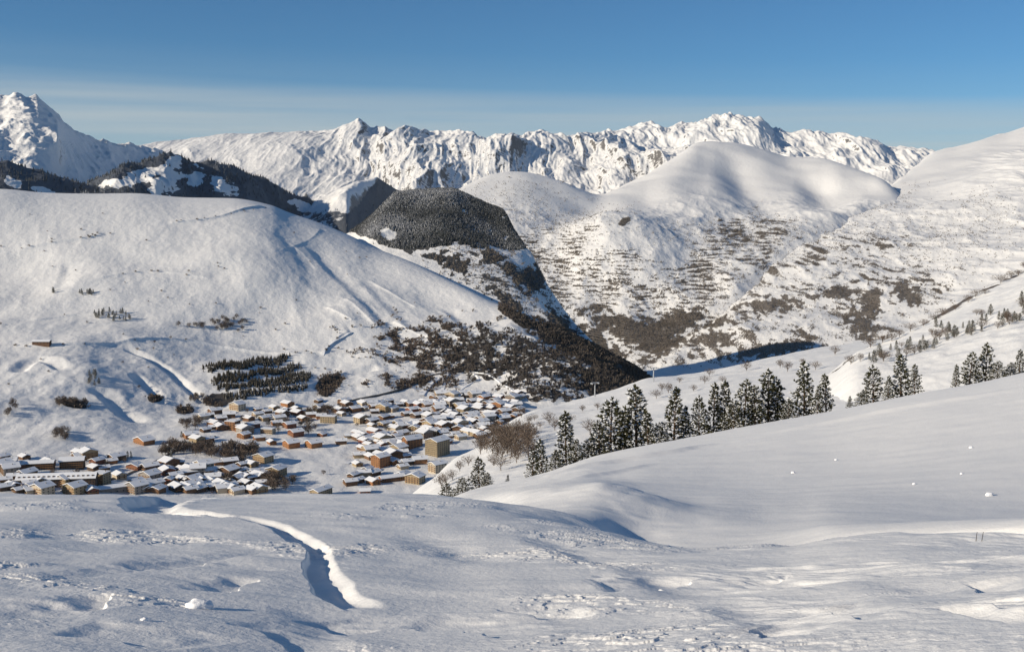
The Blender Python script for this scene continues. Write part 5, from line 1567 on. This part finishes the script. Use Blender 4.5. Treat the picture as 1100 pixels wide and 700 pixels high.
# ---- loose things on the near snow
def snow_block(px, py, w, hgt, seed, label):
    p = A.hit(px, py)
    bm = bmesh.new()
    bmesh.ops.create_icosphere(bm, subdivisions=4, radius=1.0)
    for v_ in bm.verts:
        c = v_.co.copy()
        n = 0.20 * float(fbm(np.array([c.x * 1.3 + seed]), np.array([c.y * 1.3 + c.z * 1.7]), 4, seed)[0])
        k = 1 + n
        lobes = 1 + (0.16 * sin(c.x * 5.0 + seed) if seed == 3 else 0)
        v_.co = Vector((c.x * w * k, c.y * w * 0.6 * k, max(c.z, -0.5) * hgt * k * lobes))
    me = bpy.data.meshes.new('snow_block')
    bm.to_mesh(me); bm.free()
    me.materials.append(M_BLOCK)
    me.polygons.foreach_set('use_smooth', [True] * len(me.polygons))
    o = link(bpy.data.objects.new('snow_block', me))
    o.location = p + Vector((0, 0, hgt * 0.38))
    o.rotation_euler = (0, 0, R_(10))
    tag(o, label, 'snow block')
import bmesh
snow_block(214, 652, 0.19, 0.085, 3, 'big bright two-lobed lump of snow lying on the near snow at left')
snow_block(155, 666, 0.045, 0.03, 8, 'small lump of snow below and left of the big two-lobed lump')
snow_block(1063, 532, 0.27, 0.15, 5, 'largest snowball on the smooth right-hand slope, near the edge')
snow_block(852, 508, 0.18, 0.12, 7, 'snowball in the middle of the smooth right-hand slope')
snow_block(1043, 481, 0.18, 0.13, 9, 'snowball highest on the smooth right-hand slope')
snow_block(982, 520, 0.14, 0.10, 11, 'small snowball left of the largest one on the smooth slope')
snow_block(898, 494, 0.15, 0.10, 12, 'small snowball high on the slope, right of the middle snowball')
snow_block(1033, 509, 0.13, 0.09, 14, 'tiny snowball above the largest one on the smooth slope')
for i, (px, dx) in enumerate(((1048, 0.05), (1054, 0.07))):
    p = A.hit(px, 581)
    m = MB(); m.tube((0, 0, -0.1), (dx * 0.6, 0.02, 0.19), 0.009, 0.005, 6)
    o = link(bpy.data.objects.new('dry_stalk', m.mesh('dry_stalk', M_STICK)))
    o.location = p
    tag(o, ('left' if i == 0 else 'right') + ' one of two thin stalks poking out of the near snow ridge', 'stalk')


# =================================================================== THE AIR
hz_top, hz_bot = 1900.0, -1900.0
m = MB(); m.box(-26000, 26000, -6000, 24500, hz_bot, hz_top)
mh, th_, bh = new_mat('thin_air')
th_.nodes.remove(bh)
pv = nd(th_, 'ShaderNodeVolumePrincipled')
pv.inputs['Color'].default_value = (0.72, 0.86, 1.0, 1)
pv.inputs['Density'].default_value = 0.55e-5
th_.links.new(pv.outputs[0], th_.nodes['Material Output'].inputs['Volume'])
hz = link(bpy.data.objects.new('haze', m.mesh('haze', mh)))
hz['kind'] = 'stuff'
hz['label'] = 'thin pale mountain haze softening the far ranges'
hz['category'] = 'haze'
